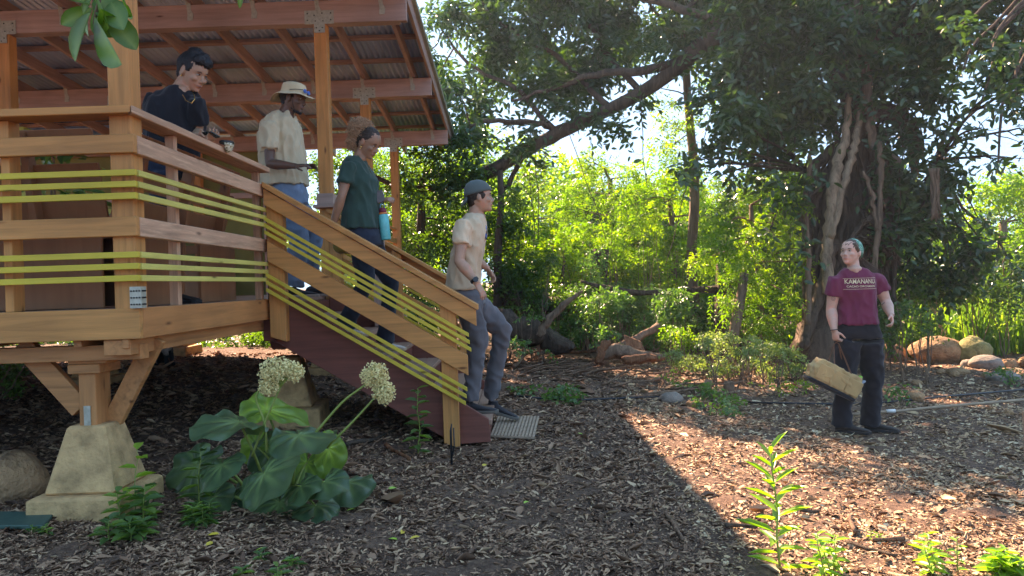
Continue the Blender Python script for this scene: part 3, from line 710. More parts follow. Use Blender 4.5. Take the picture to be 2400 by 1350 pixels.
T("slim_tree", "tall slim tree with a bare grey trunk against the blue sky", 1635, 14.5, 60, -32, [.11, .10, .09, .08, .06],
  [(1580, 300, 14.5, 55, 40, .6), (1560, 250, 14.6, 45, 30, .5), (1640, 260, 14.4, 40, 30, .5), (1560, 350, 14.4, 60, 40, .7), (1530, 200, 14.4, 40, 30, .3), (1670, 200, 14.5, 40, 50, .7), (1600, 400, 14.3, 60, 40, .8)], L_BRI, B_MID, 1.1, .09, None, k=7, W=.35)
T("rounded_tree", "rounded sunlit green tree far behind the boulders", 2350, 17, 520, 0, [.14, .12, .08],
  fill([(2240, 520), (2290, 450), (2370, 410), (2470, 440), (2480, 700), (2260, 700)], 66, 16, 18.5, 56, 1.), L_BRI, B_MID, 1.6, .10)
T("leaning_sapling", "leaning sapling with thick bare stem rising from the pale groundcover", 1700, 10.8, 640, 45, [.09, .08, .07, .06],
  [(1760, 620, 10.8, 60, 30, .8), (1720, 660, 10.9, 50, 30, .6)], L_BRI, B_MID, 1., .06, None, k=8, opposite=True, W=.35)
t = thing("stump_tree", "broken dark trunk standing alone in the bright clearing", "tree trunk", onground(1390, 13.8))
m = MB(); q = wob(onground(1392, 13.8, -.1), P(1405, 585, 13.8), 8, .015); rough_tube(m, q, lerpr([.22, .19, .17, .16], len(q)), 14, .12); m.build("trunk", B_DARK, t, sm=True)
m = MB(); q = wob(onground(1292, 14.5, -.1), P(1325, 600, 14.5), 8, .02); rough_tube(m, q, lerpr([.06, .045, .03], len(q)), 9, .12); o = m.build("leaning_dead_stem", B_DARK, sm=True); tag(o, "thin leaning dark stem to the left of the broken trunk", "tree stem")
for px, top, lab, poly in ((1350, 470, "dark round crowned tree filling the back of the clearing on its left", [(1220, 470), (1330, 440), (1460, 430), (1500, 740), (1220, 740)]),
                           (1620, 480, "dark broad tree filling the back of the clearing below the slim trunk", [(1470, 440), (1600, 440), (1760, 420), (1780, 740), (1470, 740)]),
                           (1880, 470, "dark tree far behind the banyan trunk", [(1740, 400), (2050, 430), (2080, 740), (1740, 740)]),
                           (2220, 560, "dark tree far behind the boulders at the left of the rounded tree", [(2050, 560), (2280, 540), (2300, 760), (2050, 760)])):
    T("backdrop_tree", lab, px, 20.5, top+40, 0, [.16, .12, .08], fill(poly, 80, 19.2, 21.5, 72, 1.2), L_DARK, B_DARK, 1.5, .12, "dark trees closing the back of the clearing")
# bushes
def bush(label, clumps, lm, cov, L, group=None, name="bush", cat="bush", stems=14, **lk):
    px = sum(c[0] for c in clumps)/len(clumps); D = sum(c[2] for c in clumps)/len(clumps); t = thing(name, label, cat, onground(px, D), group)
    data, cen = crown(clumps, cov, L, **lk); leafobj("foliage", data, lm, t)
    m = MB()
    for c, r in cen:
        b = Vector((c.x+random.gauss(0, .1), c.y, float(gh(c.x, c.y))-.03))
        for _ in range(3):
            e = c+Vector((random.gauss(0, .5)*r[0], random.gauss(0, .5)*r[1], random.gauss(0, .4)*r[2])); q = wob(b, e, 5, .05); m.tube(q, lerpr([.010, .004], len(q)), 4, False)
    m.build("stems", B_MID, t)
    return t
g = "bushes along the edge of the clearing"
bush("wide belt of yellow green brush across the back of the clearing", fill([(1220, 540), (1900, 540), (1900, 720), (1220, 720)], 54, 15.5, 18, 50, 1.3), L_BRI, 1.5, .09, g)
bush("dark tangled undergrowth below the far brush", fill([(1240, 690), (1890, 680), (1890, 800), (1240, 800)], 48, 13, 14.6, 42, 1.2), L_WEED, 1.5, .075, g)
bush("leafy creeper covering the broken dark trunk", [(1385, 640, 13.3, 34, 60, .8), (1410, 600, 13.4, 26, 30, .7), (1360, 690, 13., 40, 30, .9)], L_WEED, 1.0, .07, g)
bush("yellow green branches arching over the middle of the clearing", fill([(1290, 500), (1660, 500), (1660, 600), (1290, 600)], 60, 13.6, 14.6, 44, .55), L_BRI, 1.2, .08, g, k=8, opposite=True, W=.34, TLf=4.5, spread=1.1)
bush("dark undergrowth behind the fallen trunk beside the stairs", fill([(1180, 640), (1300, 600), (1330, 700), (1300, 780), (1180, 790)], 48, 11.8, 13, 40, 1.), L_DARK, 1.3, .07, g)
bush("lush dark green bush under the horizontal branch", fill([(1320, 700), (1640, 690), (1690, 760), (1600, 800), (1380, 800)], 50, 11.5, 13.2, 42, 1.), L_WEED, 1.4, .07, g)
bush("sunlit yellow green thicket above the horizontal branch", fill([(1230, 560), (1500, 560), (1640, 580), (1640, 690), (1340, 690), (1230, 640)], 52, 14.5, 16.5, 42, 1.), L_BRI, 1.2, .08, g)
bush("shaded leafy thicket at the woman's right elbow side, below the banyan crown", fill([(2060, 690), (2180, 660), (2200, 790), (2080, 830)], 46, 9.6, 11.5, 38, 1.), L_DARK, 1.2, .075, g)
bush("deep green thicket under the hanging root bundle", fill([(2080, 600), (2400, 580), (2440, 700), (2100, 700)], 58, 12.4, 14, 52, 1.), L_DARK, 1.6, .09, g)
bush("bushy greenery closing off the clearing behind the banyan", fill([(1650, 420), (1890, 380), (1890, 740), (1660, 700)], 66, 13.4, 15, 56, 1.), L_DARK, 1.2, .085, g)
bush("small bright bush between the log and the pale groundcover", fill([(1560, 770), (1650, 775), (1670, 820), (1570, 820)], 34, 10.4, 11.2, 26, 1.), L_BRI, 1.3, .05, g)
t = bush("broad patch of pale small leaved groundcover glowing in the sun left of the woman", fill([(1560, 830), (1640, 795), (1760, 780), (1870, 800), (1910, 860), (1850, 885), (1700, 880), (1580, 865)], 27, 8.9, 10.6, 27, 1., aspect=.6), L_PALE, 1.8, .045, None, name="groundcover_patch", cat="groundcover", droop=.1, W=.6, spread=1.2)
bush("dark green shrub leaning at the left end under the deck", fill([(-120, 820), (30, 820), (60, 870), (40, 940), (-120, 960)], 42, 6.6, 8, 38, 1.), L_WEED, 1.1, .07, g)
bush("low dark hedge added under the deck to hide sunlit ground between the piers and the red stringer", fill([(330, 760), (860, 760), (860, 838), (330, 842)], 40, 13.2, 14.6, 42, 1.4), L_DARK, 1.4, .08, g)  # added to darken the gap where bright sunlit ground showed
bush("shaded shrubs far behind the piers under the deck", fill([(-60, 770), (760, 770), (760, 830), (-60, 840)], 44, 15, 17, 44, 1.2), L_DARK, 1.3, .09, g)
# strap-leaved clumps and tall grass
def blades(px, D, n, H, spreadm, wv, lean=.5):
    b = onground(px, D); A = rng.random(n)*2*np.pi; r = spreadm*np.sqrt(rng.random(n)); x = b.x+r*np.cos(A); y = b.y+r*np.sin(A); z = gh(x, y)
    h = H*(.6+.5*rng.random(n)); ln = lean*h*rng.random(n); a2 = rng.random(n)*2*np.pi; dx = np.cos(a2); dy = np.sin(a2); K = 5; rows = []
    fa = rng.random(n)*np.pi; wx = np.cos(fa); wy = np.sin(fa)
    for j in range(K):
        f = j/(K-1); w_ = wv*(1-f**2.2)*(.6+.8*f if f < .5 else 1)*.5+.001
        zz = z+h*(f-.35*(ln/h)*f*f*2); cx_ = x+dx*ln*f*f; cy2 = y+dy*ln*f*f
        rows.append(np.stack([cx_-wx*w_, cy2-wy*w_, zz], 1)); rows.append(np.stack([cx_+wx*w_, cy2+wy*w_, zz], 1))
    V = np.stack(rows, 1).reshape(-1, 3); k = np.arange(n)[:, None]*(2*K)
    F = np.concatenate([k+np.array([[2*j, 2*j+1, 2*j+3, 2*j+2]]) for j in range(K-1)])
    return V, F, np.repeat(rng.random(n), 2*K)
def grass(label, spots, group=None, cat="grass clump", name="strap_leaf_plant"):
    t = tag(leafobj(name, merge([blades(*s) for s in spots]), L_GRASS, None), label, cat, group); return t
grass("big tuft of long strap leaves behind the boulders", [(2310, 13.2, 130, 1.25, .35, .05, .7)])
grass("bright grassy plants at the far right behind the small rocks", [(2390, 13.5, 200, 1.3, .6, .045, .6), (2450, 13, 150, 1.2, .5, .045, .6), (2350, 14.5, 150, 1.3, .6, .045, .6)])
grass("sunlit broad leaved plants behind the large boulder", [(2130, 13.6, 120, .95, .5, .06, .8), (2180, 14.4, 150, 1.1, .5, .06, .8), (2240, 14.8, 150, 1.2, .5, .06, .7), (2090, 13.9, 120, .9, .5, .06, .8)])
grass("long upright sunlit grass in the clearing beyond the horizontal branch", [(1480+q*22, 15.2+random.uniform(-.6, .8), 70, 1.4, .4, .05, .6) for q in range(9)])
# distant wood
cl = fill([(-200, 480), (400, 470), (900, 430), (1230, 400), (1300, 430), (1650, 440), (1900, 420), (2230, 500), (2300, 480), (2550, 520), (2550, 700), (-200, 760)], 120, 26, 31, 95, 1., drop=.0)
data, _ = crown(cl, 1.7, .26, .5, k=6, vrange=1.)
o = leafobj("distant_wood", data, L_BRI, None); tag(o, "far off wood closing the view beyond the clearing", "wood", kind="stuff")
print("leaves", NLEAF[0])
# ------------------------------------------------------------------ leaf litter and mulch
def litter():
    bands = [(2.6, 4.0, 7200, .0185), (4.0, 5.5, 4400, .021), (5.5, 8, 1900, .026), (8, 12.5, 550, .037)]
    xs, ys, sz = [], [], []
    for y0, y1, dens, s_ in bands:
        xa, xb = -.74*y1-.2, .74*y1+.3; n = int((y1-y0)*(xb-xa)*dens)
        x = rng.uniform(xa, xb, n); y = rng.uniform(y0, y1, n); cl_ = .5+.5*np.sin(x*2.1+np.sin(y*1.7)*2)*np.sin(y*2.6+x); keep = rng.random(n) < .32+.68*cl_
        x, y = x[keep], y[keep]; xs.append(x); ys.append(y); sz.append(s_*np.exp(rng.normal(0, .48, len(x))))
    x = np.concatenate(xs); y = np.concatenate(ys); s_ = np.concatenate(sz); n = len(x); z = gh(x, y)+.004+.010*rng.random(n)
    # flakes: 2x3 curled strips
    shade = x < .95+.05*(y-5)   # inside the roof's shadow edge: shaded litter colours, more curled leaves
    leafy = rng.random(n) < np.where(shade, .75, .35)
    a = rng.random(n)*2*np.pi; l = s_*np.where(leafy, 1.35, .8); wd = s_*np.where(leafy, .42, .55)
    d = np.stack([np.cos(a), np.sin(a), rng.normal(0, .22, n)], 1); d = unit(d); up = np.stack([rng.normal(0, .35, n), rng.normal(0, .35, n), np.ones(n)], 1)
    sd_ = unit(np.cross(d, up)); nn = unit(np.cross(sd_, d)); c = np.stack([x, y, z], 1); l = l[:, None]; wd = wd[:, None]
    cu = (rng.uniform(.2, .9, n)*leafy+.12)[:, None]*np.where(rng.random(n) < .6, 1, -1)[:, None]; e = (rng.normal(0, .25, n)*leafy)[:, None]
    rows = []
    for t, wf in ((-.5, .35), (0, 1.), (.5, .25)):
        m_ = c+d*l*t+nn*(l*e*t*t*2); up_ = nn*wd*cu
        rows += [m_-sd_*wd*.5*wf+up_*wf, m_-nn*0, m_+sd_*wd*.5*wf+up_*wf]
    V = np.stack(rows, 1).reshape(-1, 3); k = np.arange(n)[:, None]*9
    F = np.concatenate([k+np.array([[r*3+q, r*3+q+1, r*3+q+4, r*3+q+3]]) for r in (0, 1) for q in (0, 1)])
    var = np.where(shade, .0, .5)+.5*rng.random(n)  # lower half of the ramp holds shaded tones, upper half sunlit tones
    m, nt, b, o = newmat("litter"); at = N(nt, "ShaderNodeAttribute", attribute_name="var")
    col = ramp(nt, at.outputs["Fac"], [(0, (.08, .040, .025)), (.15, (.20, .105, .062)), (.3, (.36, .20, .12)), (.44, (.48, .29, .175)), (.5, (.60, .40, .24)), (.51, (.13, .072, .045)), (.62, (.27, .150, .088)), (.78, (.42, .25, .14)), (.93, (.56, .37, .20)), (.985, (.65, .50, .32))])
    nt.links.new(col, b.inputs["Base Color"]); b.inputs["Roughness"].default_value = .75; b.inputs["Specular IOR Level"].default_value = .3
    o = link("leaf_litter", npmesh("leaf_litter", V, F, np.repeat(var, 9)), m); tag(o, "brown curled leaves and reddish chips covering the ground", "leaf litter", kind="stuff")
litter()
def stick(pts, r, name="stick", label=None, cat="stick", mat=None, group="sticks and branches lying on the mulch", n=6, amp=.12):
    m = MB(); rough_tube(m, pts, lerpr(r, len(pts)), n, amp); o = m.build(name, mat or B_DEAD, sm=True); return tag(o, label, cat, group)
def gstick(px0, py0, px1, py1, r, label, lift=.01, **k):
    a = G(px0, py0); b = G(px1, py1); a.z += r[0]+lift; b.z += r[-1]+lift; return stick(wob(a, b, 7, .04), r, label=label, **k)
gstick(960, 1010, 1050, 1000, [.012, .008], "thin twig on the mulch under the bottom of the stringer")
gstick(905, 1050, 960, 1085, [.018, .014], "short reddish stick to the right of the big leaves", mat=B_RED)
gstick(800, 1055, 935, 1010, [.02, .016, .01], "dark crooked branch beneath the middle of the stairs", mat=B_DARK)
gstick(860, 1060, 900, 1030, [.009, .006], "small twig between the big leaved plant and the stairs")
gstick(1205, 868, 1262, 828, [.022, .018], "pale stick leaning on the mulch right of the stair foot", lift=.04)
gstick(1360, 880, 1480, 918, [.014, .010], "long straight pale stick near the small shaded weeds")
gstick(1290, 838, 1395, 826, [.03, .025], "reddish stick just left of the broken log", mat=B_RED)
gstick(1560, 1205, 1600, 1275, [.012, .010], "short fat twig in the shade at the front", mat=B_DEAD)
gstick(1850, 1112, 1960, 1114, [.010, .007], "thin reddish stick lying across the sunlit chips", mat=B_RED)
gstick(1875, 1205, 1920, 1207, [.014, .010], "stubby dark stick beside the tall weed", mat=B_DARK)
gstick(1990, 1222, 2005, 1260, [.012, .012], "bent pale stick standing out on the sunlit chips", lift=.02)
gstick(1985, 1280, 2100, 1312, [.010, .012, .008], "long thin stick in front on the sunlit chips", mat=B_DARK)
gstick(2045, 1275, 2120, 1273, [.012, .012], "straight golden stick near the front edge")
gstick(1700, 1240, 1775, 1242, [.012, .009], "thin stick left of the tall weed's stem", mat=B_DARK)
for i in range(46):   # brushwood in front of the undergrowth
    D = random.uniform(8.2, 11.8); px = random.uniform(1195, 1640); a = onground(px, D, .02); an = random.uniform(-.6, .6); L = random.uniform(.2, 1.1)
    b = a+Vector((math.cos(an)*L, math.sin(an)*L, random.uniform(0, .18))); b.z = max(b.z, float(gh(b.x, b.y))+.02); r = random.uniform(.006, .022)
    stick(wob(a, b, 5, .06), [r, r*.6], label="thin dry stick in the brushwood heap left of the pale groundcover", group="brushwood sticks", n=5)
# logs
def log(label, pts, r, mat, name="fallen_log", n=12, amp=.14, cat="log"):
    m = MB(); rough_tube(m, pts, lerpr(r, len(pts)), n, amp); o = m.build(name, mat, sm=True); return tag(o, label, cat)
log("brown broken log lying in front of the clearing with a jagged end", pixline([(1405, 832), (1440, 826), (1500, 832), (1560, 838)], 10.3, 4, .012), [.07, .10, .08, .04], B_MID)
log("reddish split log in front of the broken log", pixline([(1460, 846), (1500, 842), (1540, 838)], 9.9, 4, .01), [.05, .07, .03], B_RED)
log("grey branch rising to the right behind the broken log", pixline([(1450, 812), (1500, 790), (1545, 762)], 11, 4, .01), [.06, .055, .045], B_DEAD)
log("large dark fallen trunk behind the man in the grey cap", pixline([(1170, 755), (1230, 775), (1290, 800), (1340, 820)], 11.4, 5, .03), [.20, .20, .16, .09], B_DARK)
log("massive dark trunk lying in shade above the dark fallen trunk", pixline([(1180, 690), (1250, 715), (1320, 735)], 12.8, 5, .04), [.26, .26, .18], B_DARK)
log("weathered forked limb jutting up from the dark fallen trunk", pixline([(1262, 790), (1280, 755), (1320, 715), (1366, 682)], 11, 5, .010), [.055, .06, .05, .012], B_MID)
log("horizontal bare branch spanning the clearing at shin height of the banyan", pixline([(1360, 660), (1410, 672), (1470, 683), (1560, 686), (1640, 680), (1690, 678), (1712, 690)], 12.6, 4, .006), [.02, .035, .045, .05, .055, .065, .06], B_DARK, name="horizontal_branch", cat="branch")
t = thing("dead_stump", "dark jagged stump at the right end of the horizontal branch", "stump", onground(1700, 12.5))
m = MB(); q = wob(onground(1705, 12.5, -.1), P(1692, 618, 12.5), 7, .03); rough_tube(m, q, lerpr([.22, .16, .14, .09], len(q)), 12, .2); m.build("stump_body", B_DARK, t, sm=True)
m = MB(); m.prism([P(1462, 785, 10.6), P(1500, 800, 10.6), P(1510, 822, 10.5), P(1472, 825, 10.5)], (0.02, .05, 0)); o = m.build("wood_slab", B_RED); tag(o, "upright wedge of split red wood standing behind the broken log", "wood piece")
m = MB(); rough_tube(m, pixline([(1402, 850), (1412, 820), (1424, 798)], 10.1, 4, .01), [.05]*9, 8, .3); o = m.build("jagged_root", B_RED, sm=True); tag(o, "twisted jagged root at the left end of the broken log", "root")
for (px, py, D, r, h, lab) in ((1652, 878, 8.9, .045, .13, "left one of two little cut stumps under the pale groundcover"), (1702, 886, 8.7, .06, .15, "wider cut stump under the pale groundcover"), (1465, 905, 8.4, .02, .10, "tiny upright peg of wood on the mulch"), (1412, 780, 11.4, .07, .30, "grey mossy stump in shade behind the broken log")):
    b = onground(px, D); m = MB(); rough_tube(m, [b-Vector((0, 0, .05)), b+Vector((0, 0, h*.5)), b+Vector((.01, 0, h))], [r*1.15, r, r*.92], 9, .10); o = m.build("cut_stump", B_DEAD, sm=True); tag(o, lab, "stump")
# pipes, hose
m = MB(); rough_tube(m, pixline([(1995, 972), (2060, 966), (2110, 963), (2230, 951), (2440, 934)], 7.3, 3), [.014]*14, 8, .0); o = m.build("pvc_pipe", mat_noisy("dusty_pvc", (.36, .25, .165), .8, scale=14, bmp=.1), None, sm=True); tag(o, "long dusty plastic pipe lying on the ground behind the woman", "pipe")
for v in o.data.vertices: v.co.z = max(v.co.z, float(gh(v.co.x, v.co.y))+.012)
m = MB(); m.tube([P(2078, 964, 7.29), P(2098, 963, 7.29)], .018, 10); tag(m.build("pipe_coupling", mat_plain("white_pvc", (.7, .68, .62)), None, sm=True), "white coupling sleeve around the dusty pipe by the woman's boot", "pipe coupling")
bl = mat_plain("black_rubber", (.018, .018, .02), .5)
for pts, lab in (([(1180, 930), (1260, 938), (1370, 942), (1500, 936), (1560, 934)], "black irrigation hose running past the shaded weeds"), ([(1750, 948), (1850, 950), (1950, 952), (2060, 949), (2200, 935), (2420, 915)], "black irrigation hose running behind the woman's legs to the frame edge")):
    q = [G(*p) for p in pts]; m = MB(); m.tube([p+Vector((0, 0, .022)) for p in q], .012, 6); tag(m.build("irrigation_hose", bl, None, sm=True), lab, "hose")
m = MB(); b = onground(2399, 5.6); m.box(b.x, b.x+.06, 5.6, 5.66, b.z-.1, b.z+.36); tag(m.build("short_post", W_SIDE['z'], None, .003), "short weathered wooden post cut off by the right photo edge", "post")
# rocks
M_ROCK = mat_noisy("brown_rock", (.40, .22, .11), .9, lo=.4, hi=1.35, scale=8, bmp=1., bd=.04, detail=9)
M_ROCKG = mat_noisy("grey_rock", (.24, .19, .15), .9, lo=.5, hi=1.3, scale=7, bmp=.8, bd=.02, detail=9)
def rock(px, D, rx, ry, rz, label, mat=None, sink=.25, name="boulder", base=None, group=None, cat="rock", tp=0.):
    b = base or onground(px, D); m = MB(); m.ell((0, 0, 0), 1., nu=26, nv=18); o = m.build(name, mat or M_ROCK, sm=True); sd0 = random.uniform(0, 50)
    for v in o.data.vertices:
        q = v.co.copy(); f = 1+.16*noise.noise(q*1.3+Vector((sd0, 0, 0)))+.07*noise.noise(q*3.2+Vector((0, sd0, 0)))+.03*noise.noise(q*8)
        f *= 1+.12*max(abs(q.x), abs(q.y), abs(q.z))-.09
        k = 1-tp*(q.z*.5+.5)
        v.co = Vector((q.x*rx*f*k, q.y*ry*f*k, q.z*rz*f))
    o.location = b+Vector((0, 0, rz*(1-2*sink))); return tag(o, label, cat, group)
rock(30, 4.3, .20, .2, .17, "rounded brown boulder beside the big concrete pier", M_ROCK, .12, base=P(35, 1180, 4.3), tp=.25)
rock(2200, 12.4, .50, .34, .25, "long smooth tan boulder behind the groundcover, largest of the rocks", sink=.15)
rock(2276, 12.2, .27, .25, .24, "mossy rounded boulder at the right end of the long tan boulder", mat_noisy("mossy_rock", (.27, .23, .09), .95, lo=.5, hi=1.3, scale=9, bmp=1., bd=.02), sink=.12)
rock(2305, 11.4, .24, .2, .13, "grey boulder in front of the mossy rounded boulder", M_ROCKG, .2)
rock(2360, 11.6, .14, .12, .09, "small brown rock to the right of the grey boulder", sink=.2)
rock(2415, 11.5, .2, .14, .12, "brown rock cut off by the right photo edge", sink=.2)
rock(2262, 11.6, .1, .1, .07, "small rock between the tan boulder and the grey boulder", M_ROCKG, .2)
rock(2085, 12.8, .25, .2, .2, "brown rock half hidden just right of the woman's hip", sink=.2)
rock(2345, 10.0, .22, .15, .10, "dark low rock in shade in front of the boulders", M_ROCKG, .3)
rock(2240, 10.6, .16, .1, .06, "flat brown rock lying in front of the boulders", sink=.2)
rock(2136, 8.3, .10, .08, .07, "lone small brown stone beside the weeds right of the woman", sink=.2, name="stone")
rock(1566, 7.9, .13, .10, .075, "low rounded stone next to the hose and weeds", M_ROCKG, .25, name="stone")
rock(1618, 7.7, .08, .07, .05, "small reddish stone left of the shaded weeds", sink=.2, name="stone")
rock(2355, 7.4, .05, .04, .04, "pebble on the ground below the dusty pipe", sink=.2, name="stone")
for k in range(5): rock(random.uniform(2080, 2400), random.uniform(9.6, 11.3), .07, .06, .045, "fist sized stone scattered before the boulders", sink=.2, name="stone", group="small stones before the boulders")

# ------------------------------------------------------------------ mats and small things
def grate():
    q = [G(1170, 984), G(1262, 984), G(1250, 1034), G(1152, 1030)]; t = thing("rubber_doormat", "perforated rubber doormat on the mulch at the foot of the stairs", "doormat", q[3])
    M = mat_noisy("dusty_rubber", (.42, .29, .20), .85, scale=20, bmp=.2); a, b, c, d = [v+Vector((0, 0, .028)) for v in q]; m = MB()
    for i in range(13):
        f = i/12; m.beam(a.lerp(b, f), d.lerp(c, f), .016, .016)
    m2 = MB()
    for i in range(17):
        f = i/16; m2.beam(a.lerp(d, f)-Vector((0, 0, .002)), b.lerp(c, f)-Vector((0, 0, .002)), .012, .013)
    m.build("long_bar", M, t); m2.build("cross_bar", M, t)
grate()
m = MB(); p = [Vector((-4.2, 3.62, .19)), Vector((-2.44, 3.66, .185)), Vector((-2.44, 3.84, .20)), Vector((-4.2, 3.86, .21))]
p = [G(-200, 1216), G(132, 1216), G(100, 1250), G(-200, 1252)]
m.prism([v+Vector((0, 0, .02)) for v in p], (0, 0, .02)); tag(m.build("green_board", mat_plain("dark_green_board", (.030, .085, .065), .6), None, .004), "flat dark green board lying on the mulch before the boulder", "board")
m = MB(); b = G(1140, 992); m.box(b.x-.05, b.x+.05, b.y, b.y+.09, b.z, b.z+.045); tag(m.build("wood_block", W_RAW['x'], None, .004), "small pale wood block against the foot of the stairs", "wood block")
m = MB(); b = G(1059, 1092); iron = mat_plain("black_iron", (.012, .012, .013), .5)
m.tube([b-Vector((0, 0, .03)), b+Vector((0, 0, .24)), b+Vector((.008, 0, .29))], [.008, .008, .004], 8); m.tube([b+Vector((0, 0, .05)), b+Vector((.02, .01, .13)), b+Vector((.02, .01, .26))], .005, 6)
tag(m.build("iron_stake", iron, None, sm=True), "thin black iron stake in the mulch under the end post of the rail", "stake")
# solar lamp on the side rail
lp = P(502, 338, 4.93); lp.x = XE+.03; t = thing("solar_lamp", "small half round solar lamp with crackled glass on the side rail", "lamp", lp)
gl, ntl, bs, o_ = newmat("crackled_glass"); v = N(ntl, "ShaderNodeTexVoronoi"); v.inputs["Scale"].default_value = 70; tc = N(ntl, "ShaderNodeTexCoord"); ntl.links.new(tc.outputs["Object"], v.inputs[0])
ntl.links.new(ramp(ntl, v.outputs["Distance"], [(.15, (.05, .05, .04)), (.4, (.42, .36, .22)), (.7, (.7, .66, .5))]), bs.inputs["Base Color"]); bs.inputs["Roughness"].default_value = .15
rings = []
for j in range(7):
    ph = j/6*math.pi*.5; r_ = .055*math.cos(ph); rings.append([lp+Vector((max(0, math.cos(a))*r_*.7+.004, math.sin(a)*r_*1.0, -.06*math.sin(ph))) for a in [2*math.pi*i/18 for i in range(18)]])
m = MB(); m.loft(rings); m.build("glass_shade", gl, t, sm=True)
m = MB(); m.loft([[lp+Vector((math.cos(a)*.045*k_, math.sin(a)*.06*k_, h)) for a in [2*math.pi*i/18 for i in range(18)]] for h, k_ in ((.001, 1.), (.014, 1.), (.016, .9))]); m.build("solar_cap", iron, t)

# ------------------------------------------------------------------ the big leaved plant
L_BIG = None
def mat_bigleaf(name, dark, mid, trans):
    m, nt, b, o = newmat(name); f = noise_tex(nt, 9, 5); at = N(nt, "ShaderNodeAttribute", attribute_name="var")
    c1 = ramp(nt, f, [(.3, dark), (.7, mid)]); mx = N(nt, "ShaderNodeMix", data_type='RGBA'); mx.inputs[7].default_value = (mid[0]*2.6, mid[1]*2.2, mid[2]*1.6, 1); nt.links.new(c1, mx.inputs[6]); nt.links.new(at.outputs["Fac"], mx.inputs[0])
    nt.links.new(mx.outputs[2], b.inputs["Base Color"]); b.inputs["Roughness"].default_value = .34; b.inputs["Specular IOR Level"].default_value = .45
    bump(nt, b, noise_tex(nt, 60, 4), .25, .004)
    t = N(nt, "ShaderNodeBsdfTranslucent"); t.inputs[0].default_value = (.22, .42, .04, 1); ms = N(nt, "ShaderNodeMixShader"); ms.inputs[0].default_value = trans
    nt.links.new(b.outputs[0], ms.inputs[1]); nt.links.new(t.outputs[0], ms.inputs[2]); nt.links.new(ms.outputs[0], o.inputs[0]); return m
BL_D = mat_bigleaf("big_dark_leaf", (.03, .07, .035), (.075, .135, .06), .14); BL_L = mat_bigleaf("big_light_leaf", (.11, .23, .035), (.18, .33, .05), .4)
M_STEM = mat_plain("green_stem", (.20, .26, .05), .5)
def bigleaf(parent, c, tipdir, nrm, size, mat, label=None, fold=.10, droop=.25, nseg=44):
    "round heart-shaped ribbed leaf; c = petiole joint"
    t = Vector(tipdir).normalized(); n = Vector(nrm); n = (n-t*n.dot(t)).normalized(); s = t.cross(n); V = [c]; A = [.6]; rad = [.16, .36, .56, .76, .9, 1.]; F = []
    sd0 = random.uniform(0, 30)
    for j, r in enumerate(rad):
        for i in range(nseg):
            a = -math.pi+2*math.pi*(i+.5)/nseg           # 0 toward tip
            R0 = .60+.30*max(0, math.cos(a))**2.2+.06*math.cos(a); notch = max(0, 1-abs(abs(a)-math.pi)/.42); R0 *= 1-.82*notch**1.5
            R0 *= 1+.035*math.sin(a*9+sd0)+.10*noise.noise(Vector((a*2.2, sd0, 0)))
            if j == 5: R0 *= 1+.02*random.uniform(-1, 1)
            rr = R0*r*size; rib = math.cos(a*8.0); ribh = -abs(math.sin(a*4.0+.0))**.7*.0+(.11*r*size*(abs(math.sin(a*4.5))**.6-.6))
            z = ribh+size*(.10*math.sin(a*2+sd0)*r*r)-droop*size*r*r*.6+.045*size*noise.noise(Vector((a*2.5, r*4, sd0)))*3*r
            V.append(c+t*(rr*math.cos(a))+s*(rr*math.sin(a))+n*(z)+n*fold*abs(math.sin(a))*r*size)
            v = max(0, 1-abs(math.sin(a*4.5))*4*r)*.75+(.12 if j == 0 else 0); A.append(v)
    for i in range(nseg):
        if i < nseg-1: F.append((0, 1+i, 1+(i+1) % nseg))
        for j in range(5):
            if i == nseg-1: continue
            F.append((1+j*nseg+i, 1+(j+1)*nseg+i, 1+(j+1)*nseg+(i+1) % nseg, 1+j*nseg+(i+1) % nseg))
    me = bpy.data.meshes.new("leaf"); me.from_pydata([tuple(v) for v in V], [], F); me.update(); a_ = me.attributes.new("var", 'FLOAT', 'POINT'); a_.data.foreach_set("value", A)
    o = link("leaf", me, mat, parent); smooth(o); md = o.modifiers.new("sub", 'SUBSURF'); md.levels = 1; md.render_levels = 1
    if label: o["label"] = label
    return o
PD = 4.15
pb = Vector((P(640, 1150, PD).x, PD, 0)); pb.z = float(gh(pb.x, pb.y)); plant = thing("flowering_plant", "big leaved plant with round veined leaves and cream flower heads on long stalks", "plant", pb)
def vec(px, py, dd=0., D=PD): return P(px, py, D+dd)
